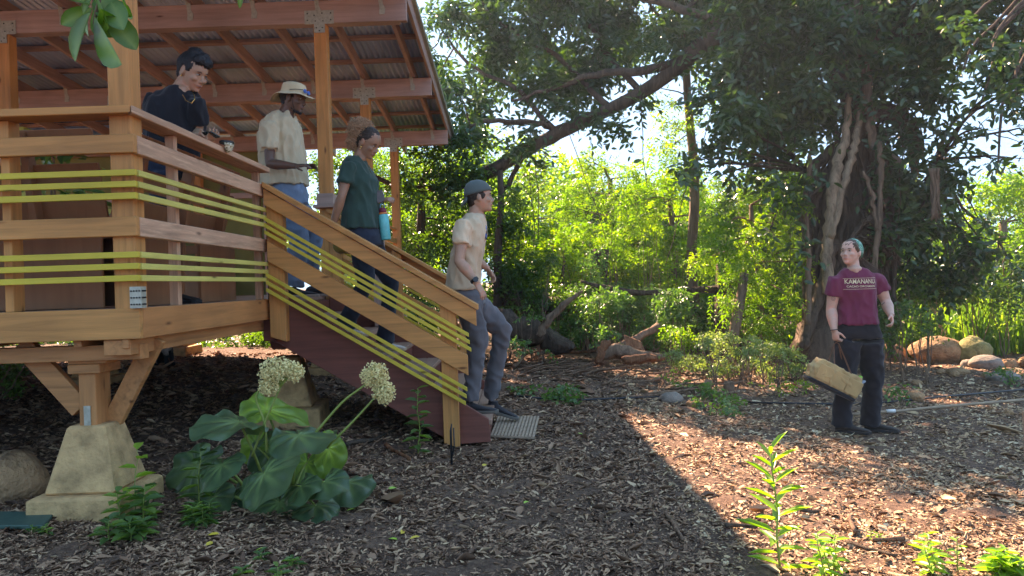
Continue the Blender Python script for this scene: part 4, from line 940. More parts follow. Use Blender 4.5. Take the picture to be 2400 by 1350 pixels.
BLs = [  # joint px,py, depth offset, tip px,py, tip depth off, normal, size px, light?
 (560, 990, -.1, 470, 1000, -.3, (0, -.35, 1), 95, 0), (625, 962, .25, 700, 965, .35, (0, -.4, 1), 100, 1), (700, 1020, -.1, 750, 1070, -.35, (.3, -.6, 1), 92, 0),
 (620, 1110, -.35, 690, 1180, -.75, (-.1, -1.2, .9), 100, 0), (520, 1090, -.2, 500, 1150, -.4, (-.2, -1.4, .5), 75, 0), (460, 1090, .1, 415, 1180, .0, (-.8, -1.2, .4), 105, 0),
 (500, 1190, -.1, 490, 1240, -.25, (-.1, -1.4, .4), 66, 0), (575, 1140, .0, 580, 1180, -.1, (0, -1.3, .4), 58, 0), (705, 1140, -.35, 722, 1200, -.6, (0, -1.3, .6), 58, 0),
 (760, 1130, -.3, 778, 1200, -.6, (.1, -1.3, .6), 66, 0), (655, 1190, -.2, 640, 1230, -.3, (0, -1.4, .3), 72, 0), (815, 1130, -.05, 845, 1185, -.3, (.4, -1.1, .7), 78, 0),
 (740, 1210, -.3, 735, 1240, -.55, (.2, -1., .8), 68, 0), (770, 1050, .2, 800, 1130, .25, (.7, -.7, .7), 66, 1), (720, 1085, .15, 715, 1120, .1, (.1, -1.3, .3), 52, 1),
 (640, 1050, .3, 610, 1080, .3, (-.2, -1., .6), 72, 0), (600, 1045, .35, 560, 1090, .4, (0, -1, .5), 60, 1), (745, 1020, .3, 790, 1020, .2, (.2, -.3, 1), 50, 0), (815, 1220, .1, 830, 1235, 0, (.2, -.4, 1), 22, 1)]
stems = []
for (px, py, dd, tx, ty, td, nr, sp, li) in BLs:
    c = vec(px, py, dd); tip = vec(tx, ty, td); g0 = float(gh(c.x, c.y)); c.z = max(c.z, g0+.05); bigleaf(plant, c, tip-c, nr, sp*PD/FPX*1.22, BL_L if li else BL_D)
    b = pb+Vector((random.uniform(-.10, .14), random.uniform(-.1, .12), -.02)); m = MB(); q = [b, b.lerp(c, .5)+Vector((0, 0, .07)), c]; qq = []
    for i in range(9):
        f = i/8; qq.append(q[0]*(1-f)**2+q[1]*2*f*(1-f)+q[2]*f*f)
    m.tube(qq, lerpr([.010, .008, .006], 9), 7); m.build("leaf_stalk", M_STEM, plant, sm=True)
M_FLO = mat_noisy("cream_florets", (.80, .66, .30), .7, lo=.6, hi=1.1, scale=60, bmp=0)
def flower(px, py, D, rx, ry, stalks, label):
    c = P(px, py, D); s = D/FPX; m = MB(); fl = MB(); pts = []
    hub = stalks[0]
    n = 330
    for i in range(n):
        u = Vector((random.gauss(0, 1), random.gauss(0, 1), random.gauss(0, 1))).normalized()*random.random()**.35
        p = c+Vector((u.x*rx*s, u.y*rx*s*.8, u.z*ry*s)); pts.append(p)
        for _ in range(3):
            a = Vector((random.gauss(0, 1), random.gauss(0, 1), random.gauss(0, 1))).normalized(); b_ = a.orthogonal().normalized()*random.uniform(.0045, .008); a2 = a.cross(b_); q = p+Vector((random.gauss(0, .006), random.gauss(0, .006), random.gauss(0, .006)))
            m.add([q+b_, q+a2, q-b_, q-a2, q+a*.004], [(0, 1, 4), (1, 2, 4), (2, 3, 4), (3, 0, 4), (0, 1, 2, 3)])
    h = Vector(hub[-1])
    for i in range(26):
        e = random.choice(pts); fl.tube([h, h.lerp(e, .5)+Vector((0, 0, .01)), e], [.0028, .002, .0012], 4)
    f = m.build("flower_head", M_FLO, plant); f["label"] = label; fl.build("flower_stalklets", M_STEM, f)
    for st_ in stalks:
        mm = MB(); mm.tube(st_, lerpr([.008, .0065, .005], len(st_)), 7); mm.build("flower_stalk", M_STEM, plant, sm=True)
flower(650, 868, 4.1, 46, 30, [pixline([(625, 1060), (620, 990), (600, 930), (630, 890)], 4.1, 4), pixline([(590, 1070), (625, 980), (658, 905)], 4.1, 4)][::-1], "left flower head")
flower(632, 905, 4.1, 24, 20, [pixline([(658, 905), (640, 900), (635, 895)], 4.1, 3)], "lower lobe of the left flower head")
flower(690, 872, 4.12, 22, 22, [pixline([(658, 905), (670, 890), (685, 880)], 4.1, 3)], "right lobe of the left flower head")
flower(878, 880, 4.1, 32, 32, [pixline([(735, 1020), (800, 945), (845, 910), (866, 893)], 4.1, 4)], "right flower head")
flower(900, 920, 4.1, 26, 26, [pixline([(765, 1050), (830, 985), (880, 930)], 4.1, 4)], "lower lobe of the right flower head")

# ------------------------------------------------------------------ small weeds
def weed(label, base, H, n, L, W, mat, lean=(0, 0), group=None, name="weed", stemr=.004, droop=.35, cat="weed", nst=1, spreadr=.05, narrow=False, upk=.5):
    t = thing(name, label, cat, base, group); parts = []; m = MB()
    for k in range(nst):
        b = base+Vector((random.uniform(-spreadr, spreadr), random.uniform(-spreadr, spreadr), -.01)) if nst > 1 else base-Vector((0, 0, .01))
        h = H*random.uniform(.65, 1.) if nst > 1 else H; top = b+Vector((lean[0]*h+random.gauss(0, .1)*h*(nst > 1), lean[1]*h+random.gauss(0, .1)*h*(nst > 1), h)); q = wob(b, top, 6, .03); m.tube(q, lerpr([stemr, stemr*.5], 7), 5)
        A = []; D_ = []; Nn = []; Ls = []; Vv = []
        for i in range(n):
            f = (i+1.5)/(n+.5); p = q[min(6, int(f*6))].lerp(q[min(6, int(f*6)+1)], f*6 % 1); a = i*2.4+k; el = upk*(.2+f)
            d = Vector((math.cos(a), math.sin(a), el)).normalized(); A.append(p); D_.append(d); Nn.append(Vector((-math.cos(a)*el, -math.sin(a)*el, 1))); Ls.append(L*(1.15-.55*abs(f-.4))*random.uniform(.8, 1.15)); Vv.append(random.random())
        Ls = np.array(Ls); parts.append(leaves_from(np.array(A), unit(np.array(D_)), unit(np.array(Nn)+rng.normal(0, .15, (n, 3))), Ls, Ls*W, np.array(Vv), hi=True, curl=droop))
    leafobj("leaves", merge(parts), mat, t); m.build("stem", M_STEM, t, sm=True); return t
L_LIME = mat_leaf("lime_leaves", [(0, (.12, .26, .03)), (1, (.24, .42, .05))], .4, .4, (1.6, 1.9, .4))
b = G(1822, 1342); b.z -= .0
weed("tall upright weed with long narrow leaves in the sunlit mulch", G(1830, 1340), .56, 30, .15, .24, L_LIME, (-.05, .0), stemr=.006, droop=.25, narrow=True, upk=.95)
weed("low leafy weed at the front edge just right of the tall weed", G(1935, 1345), .20, 16, .07, .42, L_LIME, (-.1, 0), nst=3, upk=.5)
weed("small weed with oval leaves near the front right", G(2200, 1345), .20, 14, .07, .45, L_LIME, (-.2, 0), nst=2)
weed("thin forked weed beside the small oval leaved weed", G(2245, 1345), .17, 8, .05, .45, L_LIME)
weed("bright weed cut by the front right corner", G(2375, 1345), .14, 16, .08, .5, L_LIME, nst=4, spreadr=.09)
weed("tiny yellow green seedling on the sunlit chips", G(2055, 1268), .05, 9, .03, .4, L_LIME, nst=3, spreadr=.03)
weed("leafy dark green weed growing against the stringer", onground(968, 5.45), .50, 22, .11, .5, L_WEED, (.03, 0), stemr=.006, droop=.3, upk=.4)
weed("slender lobed seedling between the pier and the big leaved plant", onground(450, 4.0), .34, 20, .10, .3, L_WEED, (.05, 0), upk=.5)
weed("feathery weed at the foot of the slender lobed seedling", onground(450, 3.75), .14, 26, .07, .25, L_WEED, nst=5, spreadr=.05)
weed("broad leaved weed in front of the big pier's corner", onground(305, 3.78), .24, 14, .09, .6, L_WEED, nst=3, spreadr=.06)
weed("trailing weed with rounded leaves before the big pier", onground(268, 3.55), .13, 12, .08, .6, L_WEED, nst=4, spreadr=.08)
weed("bright lobed sprig hanging beside the big pier's slab", onground(300, 3.86), .36, 7, .10, .6, L_LIME, (.06, 0), stemr=.003)
weed("small sprout in front of the big leaved plant", onground(672, 4.0), .10, 4, .045, .6, L_LIME)
weed("seedlings at the front under the big leaved plant", G(640, 1342), .07, 12, .05, .5, L_WEED, nst=4, spreadr=.12)
weed("little sprouts beside the green board", G(78, 1262), .06, 9, .04, .6, L_WEED, nst=3, spreadr=.06)
def patch(label, clumps, mat, cov, L, **k):
    return bush(label, clumps, mat, cov, L, "low weeds on the mulch", name="weed_patch", cat="weeds", **k)
patch("bushy shaded weeds in front of the hose right of the stair foot", [(1230, 920, 8.0, 34, 14), (1290, 925, 7.8, 40, 18), (1335, 915, 7.8, 34, 22), (1340, 935, 7.6, 30, 14), (1200, 912, 8.2, 14, 10, .5)], L_WEED, 1.2, .055, droop=.1, W=.6)
patch("blue green weeds left of the woman's feet across the hose", [(1660, 920, 8.2, 38, 20), (1710, 940, 7.7, 40, 22), (1690, 965, 7.3, 30, 14), (1640, 940, 7.6, 30, 12), (1610, 900, 8.6, 30, 14, .6), (1725, 960, 7.4, 20, 14)], L_WEED, 1.2, .05, droop=.1, W=.6)
patch("sparse sprouts on the mulch right of the woman's boots", [(2100, 905, 8.2, 30, 20, .8), (2110, 930, 7.9, 16, 10, .6)], L_WEED, 1.0, .06, droop=.1, W=.6)
patch("weeds in shade at the right end near the dark low rock", [(2360, 870, 9.6, 50, 18, .8)], L_WEED, 1.0, .06, W=.6)
patch("thin weeds in the mulch before the pale groundcover", [(1560, 880, 8.9, 34, 12, .5), (1800, 900, 8.6, 60, 12, .6), (1890, 905, 8.6, 50, 12, .6), (1440, 790, 10.5, 12, 12, .5)], L_BRI, .8, .04, W=.55)
patch("leafy growth at the feet of the dark fallen trunk", [(1210, 805, 10.6, 46, 16, .8), (1260, 825, 10.4, 40, 12, .5), (1240, 740, 11, 30, 20, .5), (1420, 700, 11.8, 40, 20, .6)], L_WEED, 1.0, .06, W=.55)
# bright fallen leaves
M_YL = mat_plain("yellow_leaf", (.60, .42, .04), .5); M_GL = mat_plain("green_fallen_leaf", (.25, .45, .05), .5)
for (px, py, mt, lab) in ((515, 1262, M_YL, "yellow"), (482, 1290, M_YL, "yellow"), (628, 1294, M_GL, "bright green"), (940, 1262, M_YL, "yellow"), (985, 1268, M_YL, "orange yellow"), (932, 1276, M_GL, "green"), (1130, 1100, M_YL, "yellow"), (1105, 1149, M_GL, "pale green"), (910, 1155, M_GL, "pale green"), (835, 1202, M_GL, "lime"), (1228, 1189, M_GL, "lime"), (2125, 1232, M_YL, "orange yellow"), (1353, 1022, M_GL, "pale green")):
    p = G(px, py)+Vector((0, 0, .022)); a = random.uniform(0, 6); Ld = np.array([[math.cos(a), math.sin(a), .1]]); v, f, k_ = leaves_from(np.array([p]), Ld, np.array([[random.gauss(0, .3), random.gauss(0, .3)-.3, 1]]), np.array([.055]), np.array([.026]), np.array([.5]), hi=True)
    o = link("fallen_leaf", npmesh("fallen_leaf", v, f), mt); tag(o, "single %s leaf fallen on the brown mulch" % lab, "leaf", "bright leaves fallen on the mulch")
# overhanging twig at the top left
t = thing("overhanging_branch", "leafy twig with large glossy leaves hanging in front of the corner post", "branch", P(250, -60, 2.6))
OD = 2.6; m = MB(); q = pixline([(245, -90), (238, -20), (225, 30), (222, 60)], OD, 4); m.tube(q, .006, 6); m.build("twig", B_MID, t, sm=True)
LB_ = [(212, 30, 160, 140, 1.), (222, 40, 262, 150, 1.1), (240, 20, 320, 112, .8), (210, 10, 160, -20, .9), (215, 20, 145, 55, .8), (235, 20, 285, 95, .9), (205, 45, 200, 88, .6), (250, 0, 305, 35, .7), (262, 5, 282, 60, .6), (225, 10, 235, 60, .8), (230, -10, 265, 35, .9), (215, -5, 190, 30, .8), (280, -10, 310, 40, .7)]
A = []; D_ = []; Ls = []
for a, b_, c, d, k in LB_:
    p = P(a, b_, OD+random.uniform(-.12, .12)); e = P(c, d, OD+random.uniform(-.15, .1)); A.append(p); D_.append(e-p); Ls.append((e-p).length)
nn_ = np.array([[random.gauss(0, .5), -1, random.gauss(.3, .4)] for _ in LB_]); Ls = np.array(Ls)
def ovate(pos, ld, nn, L, W):
    sd_ = unit(np.cross(ld, nn)); nn = unit(np.cross(sd_, ld)); K = [0, .12, .3, .5, .7, .86, .96, 1.]; wd = [.02, .22, .40, .5, .5, .36, .16, .0]; rows = []
    for f, w_ in zip(K, wd):
        c = pos+ld*(L*f)[:, None]-nn*(L*.12*f*f)[:, None]; s = sd_*(W*w_)[:, None]; u = nn*(W*w_*.35)[:, None]; rows += [c-s+u, c, c+s+u]
    V = np.stack(rows, 1).reshape(-1, 3); k = np.arange(len(pos))[:, None]*24; F = np.concatenate([k+np.array([[r*3+q, r*3+q+1, r*3+q+4, r*3+q+3]]) for r in range(7) for q in (0, 1)])
    va = np.tile(np.array([.1, .55, .1]*8), len(pos)); return V, F, va
V, F, va = ovate(np.array(A), unit(np.array(D_)), unit(nn_), Ls, Ls*.5)
LG = mat_leaf("glossy_overhang_leaves", [(0, (.05, .12, .02)), (.3, (.07, .16, .03)), (1, (.30, .38, .12))], .35, .35, (2.2, 2.4, .5))
o = link("leaves", npmesh("leaves", V, F, va), LG, t); smooth(o)
t2 = thing("hanging_leaf_tip", "single leaf tip hanging at the top edge over the roof beam", "leaf", P(563, -30, 2.8)); v = ovate(np.array([P(566, -30, 2.8)]), unit(np.array([P(561, 18, 2.8)-P(566, -30, 2.8)])), np.array([[.3, -1, .1]]), np.array([.078]), np.array([.02]))
o = link("leaf_blade", npmesh("leaf", *v), LG, t2)
# potted leafy plants glimpsed on the deck
for (px, py, D, lab) in ((125, 350, 8.8, "leafy pot plant glimpsed between the front rails at the left"), (120, 440, 8.0, "second leafy plant glimpsed lower between the yellow slats")):
    b = P(px, py, D); b.z = ZF; t = thing("deck_plant", lab, "pot plant", b); m = MB(); m.loft([[b+Vector((math.cos(a)*r_, math.sin(a)*r_, h)) for a in [i*.5236 for i in range(12)]] for h, r_ in ((0, .10), (.22, .14), (.24, .14))]); m.build("pot", mat_plain("dark_pot", (.05, .04, .035)), t)
    data, cen = crown([(px, py, D, 70*8.8/D/1., 30)], 1.3, .2, k=4, hi=True); leafobj("leaves", data, L_WEED, t)
    m = MB(); m.tube([b, b+Vector((0, 0, P(px, py, D).z-ZF))], .012, 6); m.build("stem", B_MID, t)
# ------------------------------------------------------------------ people
def fuse(mb, name, mat, parent, vox=.008, sm=4, fold=0., fscale=(9, 9, 5), hi=None, disp=None):
    me0 = mb.mesh("tmp"); o = bpy.data.objects.new("tmp", me0); C.objects.link(o)
    r = o.modifiers.new("r", 'REMESH'); r.mode = 'VOXEL'; r.voxel_size = vox; r.adaptivity = 0
    s = o.modifiers.new("s", 'SMOOTH'); s.iterations = sm; s.factor = .5
    dg = bpy.context.evaluated_depsgraph_get(); dg.update(); ev = o.evaluated_get(dg)
    me = bpy.data.meshes.new_from_object(ev); bpy.data.objects.remove(o); me.name = name; me.materials.clear()
    if fold:
        n = len(me.vertices); nrm = [v.normal.copy() for v in me.vertices]; off = Vector((random.uniform(0, 50), 3, 7))
        for v, nn in zip(me.vertices, nrm):
            p = Vector((v.co.x*fscale[0], v.co.y*fscale[1], v.co.z*fscale[2]))+off
            a = noise.noise(p+Vector((0, 0, v.co.x*4))); b = noise.noise(p*2.3)
            k = (1-abs(a)*3.2)*.8+b*.5
            if disp: k *= disp(v.co)
            v.co += nn*fold*k
    o = link(name, me, mat, parent); smooth(o); return o
def skinmat(name, col, red=(1.25, .8, .75)):
    m, nt, b, o = newmat(name); f = noise_tex(nt, 14, 5)
    nt.links.new(ramp(nt, f, [(.3, sc(col, .86)), (.55, col), (.8, tuple(c*r for c, r in zip(col, red)))]), b.inputs["Base Color"])
    b.inputs["Roughness"].default_value = .48; b.inputs["Subsurface Weight"].default_value = .08; b.inputs["Subsurface Radius"].default_value = (.01, .004, .002)
    bump(nt, b, noise_tex(nt, 180, 4), .12, .001); return m
def clothmat(name, col, rough=.9, lo=.8, hi=1.15, scale=5, weave=260, col2=None):
    m, nt, b, o = newmat(name); f = noise_tex(nt, scale, 6, (1, 1, .5))
    nt.links.new(ramp(nt, f, [(.3, sc(col, lo)), (.6, col), (.8, col2 or sc(col, hi))]), b.inputs["Base Color"])
    b.inputs["Roughness"].default_value = rough; b.inputs["Specular IOR Level"].default_value = .15; b.inputs["Sheen Weight"].default_value = .15
    bump(nt, b, noise_tex(nt, weave, 3), .25, .0012); return m
HP_ = [(.228, .012, .012, .012), (.222, .045, .055, .045), (.205, .070, .078, .062), (.185, .083, .090, .071), (.165, .090, .096, .075), (.145, .0945, .099, .0765), (.132, .095, .099, .0765), (.118, .087, .098, .075), (.10, .088, .092, .0725), (.082, .089, .082, .070), (.066, .088, .068, .067), (.050, .0885, .05, .062), (.036, .083, .034, .056), (.022, .084, .018, .048), (.008, .080, .0, .036), (.0, .066, -.015, .022)]
class Head:
    def __init__(s, c, f, roll=0., size=1.):
        s.c = Vector(c); f = Vector(f).normalized(); up = Vector((roll, 0, 1)); l = up.cross(f).normalized(); u = f.cross(l); s.M = Matrix((f, l, u)).transposed(); s.k = size
    def p(s, x, y, z): return s.c+s.M @ (Vector((x, y, z-.115))*s.k)
    def skin(s, m, neck, nr=.056):
        rings = []
        for z, fr, bk, hw in HP_:
            ring = []
            for i in range(24):
                a = 2*math.pi*i/24; ca, sa = math.cos(a), math.sin(a)
                x = fr*abs(ca)**.85 if ca > 0 else -bk*abs(ca)**.9; y = hw*math.copysign(abs(sa)**.85, sa)*(1-.10*max(ca, 0)); ring.append(s.p(x, y, z))
            rings.append(ring)
        m.loft(rings)
        m.loft([[s.p(x+r*.9*math.cos(a), r*math.sin(a), z+.002*math.cos(a)) for a in [2*math.pi*i/8 for i in range(8)]] for x, z, r in ((.084, .124, .007), (.092, .108, .0085), (.101, .090, .011), (.105, .080, .0125), (.098, .070, .011))])
        for e in (1, -1):
            m.ell(s.p(.095, e*.0125, .074), .0085*s.k, nu=8, nv=6)
            m.ell(s.p(.086, 0, .0), .001, nu=6, nv=4) if False else None
            m.ell(s.p(-.006, e*.081, .106), (.020*s.k, .010*s.k, .033*s.k), s.M @ Matrix.Rotation(.18*e, 3, 'Z') @ Matrix.Rotation(-.15, 3, 'Y'), nu=10, nv=8)
            m.ell(s.p(.060, e*.042, .086), (.026*s.k, .021*s.k, .020*s.k), s.M, nu=10, nv=8)
        m.ell(s.p(.088, 0, .0545), (.009*s.k, .023*s.k, .0055*s.k), s.M, nu=10, nv=6); m.ell(s.p(.087, 0, .044), (.009*s.k, .020*s.k, .0065*s.k), s.M, nu=10, nv=6)
        m.ell(s.p(.072, 0, .016), (.018*s.k, .022*s.k, .016*s.k), s.M, nu=10, nv=6)
        a = s.p(-.022, 0, .085); n_ = Vector(neck); m.tube([a, a.lerp(n_, .35), a.lerp(n_, .75), n_, n_+(n_-a)*.25], [nr, nr, nr*1.02, nr*1.15, nr*1.5], 18)
    def features(s, root, hair, lipcol):
        m = MB()
        for e in (1, -1): m.ell(s.p(.0785, e*.031, .1160), (.0105*s.k, .0125*s.k, .0048*s.k), s.M, nu=10, nv=8)
        eye = m.build("eyes", EYE_W, root, sm=True)
        m = MB()
        for e in (1, -1): m.ell(s.p(.0862, e*.030, .1160), (.0038*s.k, .0052*s.k, .0052*s.k), s.M, nu=8, nv=6)
        m.build("iris", EYE_D, eye)
        m = MB()
        for e in (1, -1):
            m.tube([s.p(.0905, e*.016, .1335), s.p(.0925, e*.030, .1375), s.p(.083, e*.048, .1335)], [.0030*s.k, .0036*s.k, .0018*s.k], 6)
            m.tube([s.p(.0885, e*.018, .1205), s.p(.0895, e*.031, .1235), s.p(.079, e*.044, .1195)], [.0012*s.k, .0020*s.k, .0012*s.k], 5)
        m.build("eyebrows", hair, root)
        m = MB(); m.tube([s.p(.0855, -.023, .0490), s.p(.0965, -.009, .0500), s.p(.0965, .009, .0500), s.p(.0855, .023, .0490)], [.0022*s.k, .0045*s.k, .0045*s.k, .0022*s.k], 6); m.build("lips", lipcol, root, sm=True)
EYE_W = mat_plain("eye_white", (.42, .38, .34), .3); EYE_D = mat_plain("iris_brown", (.02, .012, .008), .25)
def hand(m, w, d, n, t, curl=.5, s=1., spread=.12, thumb=.8, r=.0082):
    "w wrist; d finger direction; n direction the fingers curl to; t thumb side"
    w = Vector(w); d = Vector(d).normalized(); n = Vector(n); n = (n-d*n.dot(d)).normalized(); t0 = Vector(t); t = d.cross(n); t = t if t.dot(t0) > 0 else -t
    rg = []
    for f, hw, hh in ((-.02, .026, .019), (.01, .028, .018), (.04, .037, .017), (.07, .041, .0145), (.092, .038, .011)):
        rg.append([w+d*f*s+t*(hw*s*math.cos(a))+n*(hh*s*math.sin(a)+.002) for a in [2*math.pi*i/14 for i in range(14)]])
    m.loft(rg)
    for i, L in enumerate((.070, .078, .073, .058)):
        o = w+d*.086*s+t*(.030-.0195*i)*s+n*.001; dd = (d+t*spread*(1.2-i*.85)).normalized(); pts = [o-dd*.012*s, o]; c = curl*(.85+.12*i); ang = 0; L *= s
        for seg, fr in enumerate((.45, .32, .23)):
            ang += c*(.75, 1.1, .8)[seg]; v = dd*math.cos(ang)+n*math.sin(ang); pts.append(pts[-1]+v*L*fr)
        m.tube(pts, [r*1.1*s, r*1.1*s, r*s, r*.95*s, r*.72*s], 8)
    o = w+d*.022*s+t*.024*s+n*.004; v1 = (d*.62+t*thumb+n*.35).normalized(); v2 = (d*.95+t*(thumb-.45)+n*.5).normalized()
    m.tube([o-v1*.01*s, o+v1*.018*s, o+v1*.045*s, o+v1*.045*s+v2*.028*s, o+v1*.045*s+v2*.048*s], [.012*s, .0125*s, .0105*s, .0095*s, .007*s], 8)
def arm(m, sh, el, wr, k=1.):
    sh, el, wr = map(Vector, (sh, el, wr))
    m.tube([sh, sh.lerp(el, .25), sh.lerp(el, .6), sh.lerp(el, .92), el, el.lerp(wr, .12), el.lerp(wr, .32), el.lerp(wr, .65), el.lerp(wr, .9), wr, wr+(wr-el).normalized()*.015], [r*k for r in (.05, .050, .046, .040, .039, .042, .044, .035, .027, .0255, .025)], 14)
def torso(m, rings, F, grow=0., ex=2.4):
    F = Vector(F).normalized(); L = Vector((0, 0, 1)).cross(F).normalized(); out = []
    for c, hw, hd in rings:
        r = []
        for i in range(28):
            a = 2*math.pi*i/28; ca, sa = math.cos(a), math.sin(a)
            r.append(Vector(c)+F*((hd+grow)*math.copysign(abs(ca)**(2/ex), ca))+L*((hw+grow)*math.copysign(abs(sa)**(2/ex), sa)))
        out.append(r)
    m.loft(out)
def shoe(root, ank, sole, toe, mat, solemat, L=.29, W=.050, H=.085, name="shoe", high=0.):
    "sole: point under heel on the ground; toe: toe direction point"
    sole = Vector(sole); d = (Vector(toe)-sole); d = d.normalized(); up = Vector((0, 0, 1)); up = (up-d*up.dot(d)).normalized(); l = d.cross(up); m = MB(); s = MB()
    prof = [(-.055, .026, .05), (-.035, .036, H), (.0, .038, H+.015), (.04, .039, H+.005), (.09, .043, H*.80), (.14, .048, H*.62), (.185, W, H*.52), (.22, .042, H*.42), (.242, .020, H*.25)]
    k = L/.29; rg = []; sg = []
    for x, w_, h in prof:
        ring = []
        for i in range(16):
            a = 2*math.pi*i/16; ca, sa = math.cos(a), math.sin(a); ring.append(sole+d*x*k+l*(w_*ca*(1 if sa < .3 else 1-.35*(sa-.3)))+up*(.018+max(0, h-.018)*(.5+.5*sa)))
        rg.append(ring)
        sg.append([sole+d*x*k*1.02+l*(e*(w_+.004))+up*z for e, z in ((-1, 0), (1, 0), (1, .024), (-1, .024))])
    m.loft(rg)
    if high: m.tube([sole+up*.05, sole+up*(H+high)-d*.005], [.044, .046], 14)
    ank = Vector(ank); o = fuse(m, name, mat, root, .006, 3); s.loft(sg); s.build("sole", solemat, o, .004); return o
def leg(m, hip, knee, ank, r=(.095, .085, .068, .066, .062, .060), n=18):
    hip, knee, ank = map(Vector, (hip, knee, ank)); m.tube([hip, hip.lerp(knee, .4), hip.lerp(knee, .85), knee, knee.lerp(ank, .35), knee.lerp(ank, .75), ank], [r[0], r[1], (r[1]+r[2])/2, r[2], r[3], r[4], r[5]], n)
def person(label, base, D, head, neck, tor, F, pants, legs, arms, skin, shirt, trouser, hairmat, lip, hk=1., sleeve=.6, sl_r=(.078, .074), shirtfold=.007, handr=.0082, armk=1., nr=.056, legr=None, pantfold=.008, sleeve_grow=0.):
    t = thing("person", label, "person", base, "people at the pavilion")
    J = lambda px, py, dd=0.: P(px, py, D+dd)
    H = Head(*head)
    m = MB(); H.skin(m, neck, nr)
    ring = [(J(px, py, dd), hw, hd) for px, py, dd, hw, hd in tor]; pr = [(J(px, py, dd), hw, hd) for px, py, dd, hw, hd in pants]
    torso(m, [(c, hw-.03, hd-.03) for c, hw, hd in ring[1:]+pr], F)
    for a in arms:
        arm(m, a[0], a[1], a[2], armk); hand(m, a[2], a[3], a[4], a[5], a[6], hk, r=handr)
    rr = legr or (.095, .085, .068, .066, .062, .060)
    for l_ in legs: leg(m, l_[0], l_[1], l_[2], tuple(x*.72 for x in rr))
    Fn = Vector(F).normalized(); nb = ring[1][0]; m.ell(nb+Fn*(ring[1][2]-.014)+Vector((0, 0, -.008)), (.024, .03, .024)); m.ell(nb+Fn*(ring[1][2]*.5)+Vector((0, 0, .012)), (.058, .058, .034))
    fuse(m, "body", skin, t, .0062, 2)
    m = MB(); torso(m, ring, F)
    for a in arms:
        sh, el = Vector(a[0]), Vector(a[1]); inn = ring[2][0].lerp(sh, .55); e = sh.lerp(el, sleeve)
        m.tube([inn, sh, sh.lerp(el, sleeve*.5), e], [.045, sl_r[0], (sl_r[0]+sl_r[1])/2, sl_r[1]], 16)
    sh_o = fuse(m, "shirt", shirt, t, .009, 5, shirtfold*1.5, (13, 13, 6.5))
    m = MB(); torso(m, pr, F)
    for l_ in legs: leg(m, l_[0], l_[1], l_[2], rr)
    kn = [Vector(l_[1]) for l_ in legs]+[Vector(l_[2]) for l_ in legs]
    pn = fuse(m, "trousers", trouser, t, .009, 4, pantfold*.9, (8, 8, 9))
    H.features(t, hairmat, lip)
    return t, H, sh_o, pn, J
def strandhair(name, root, mat, pts, dirs, L, n, r=.003, curl=.015, parent=None, k=6, grav=.3):
    m = MB()
    for i in range(n):
        p = Vector(random.choice(pts))+Vector((random.gauss(0, .006), random.gauss(0, .006), random.gauss(0, .006))); d = Vector(dirs(p)).normalized()+Vector((random.gauss(0, .3), random.gauss(0, .3), random.gauss(0, .3))); a = random.uniform(0, 6); q = []
        o1 = d.orthogonal().normalized(); o2 = d.normalized().cross(o1)
        for j in range(k): f = j/(k-1); q.append(p+d*L*f+(o1*math.cos(a+f*10)+o2*math.sin(a+f*10))*curl-Vector((0, 0, grav*L*f*f)))
        m.tube(q, lerpr([r, r, r*.4], k), 4)
    return m.build(name, mat, root)
def haircap(H, m, x=-.020, z=.153, rx=.104, ry=.083, rz=.092, nape=True):
    k = H.k; m.ell(H.p(x, 0, z), (rx*k, ry*k, rz*k), H.M, nu=26, nv=18)
    if nape: m.ell(H.p(-.056, 0, .095), (.046*k, .064*k, .062*k), H.M, nu=18, nv=12)
def V3(*a): return Vector(a)
GOLD = mat_plain("gold", (.75, .5, .15), .25, .9)
HAIR_K = mat_noisy("black_hair", (.012, .011, .013), .5, scale=50, bmp=.8, bd=.006, spec=.4); HAIR_B = mat_noisy("dark_brown_hair", (.035, .02, .012), .55, scale=60, bmp=.8, bd=.006)
HAIR_C = mat_noisy("curly_blond_brown_hair", (.44, .26, .15), .6, scale=40, bmp=.5); HAIR_R = mat_noisy("light_brown_hair", (.085, .045, .025), .55, scale=60, bmp=.6)
S1, S2, S3, S4, S5 = skinmat("skin_tan", (.42, .23, .145)), skinmat("skin_deep_brown", (.145, .070, .045)), skinmat("skin_warm_brown", (.34, .175, .105)), skinmat("skin_light_tan", (.47, .26, .17)), skinmat("skin_fair", (.60, .35, .26))
def lipm(n, c): return mat_plain(n, c, .4)

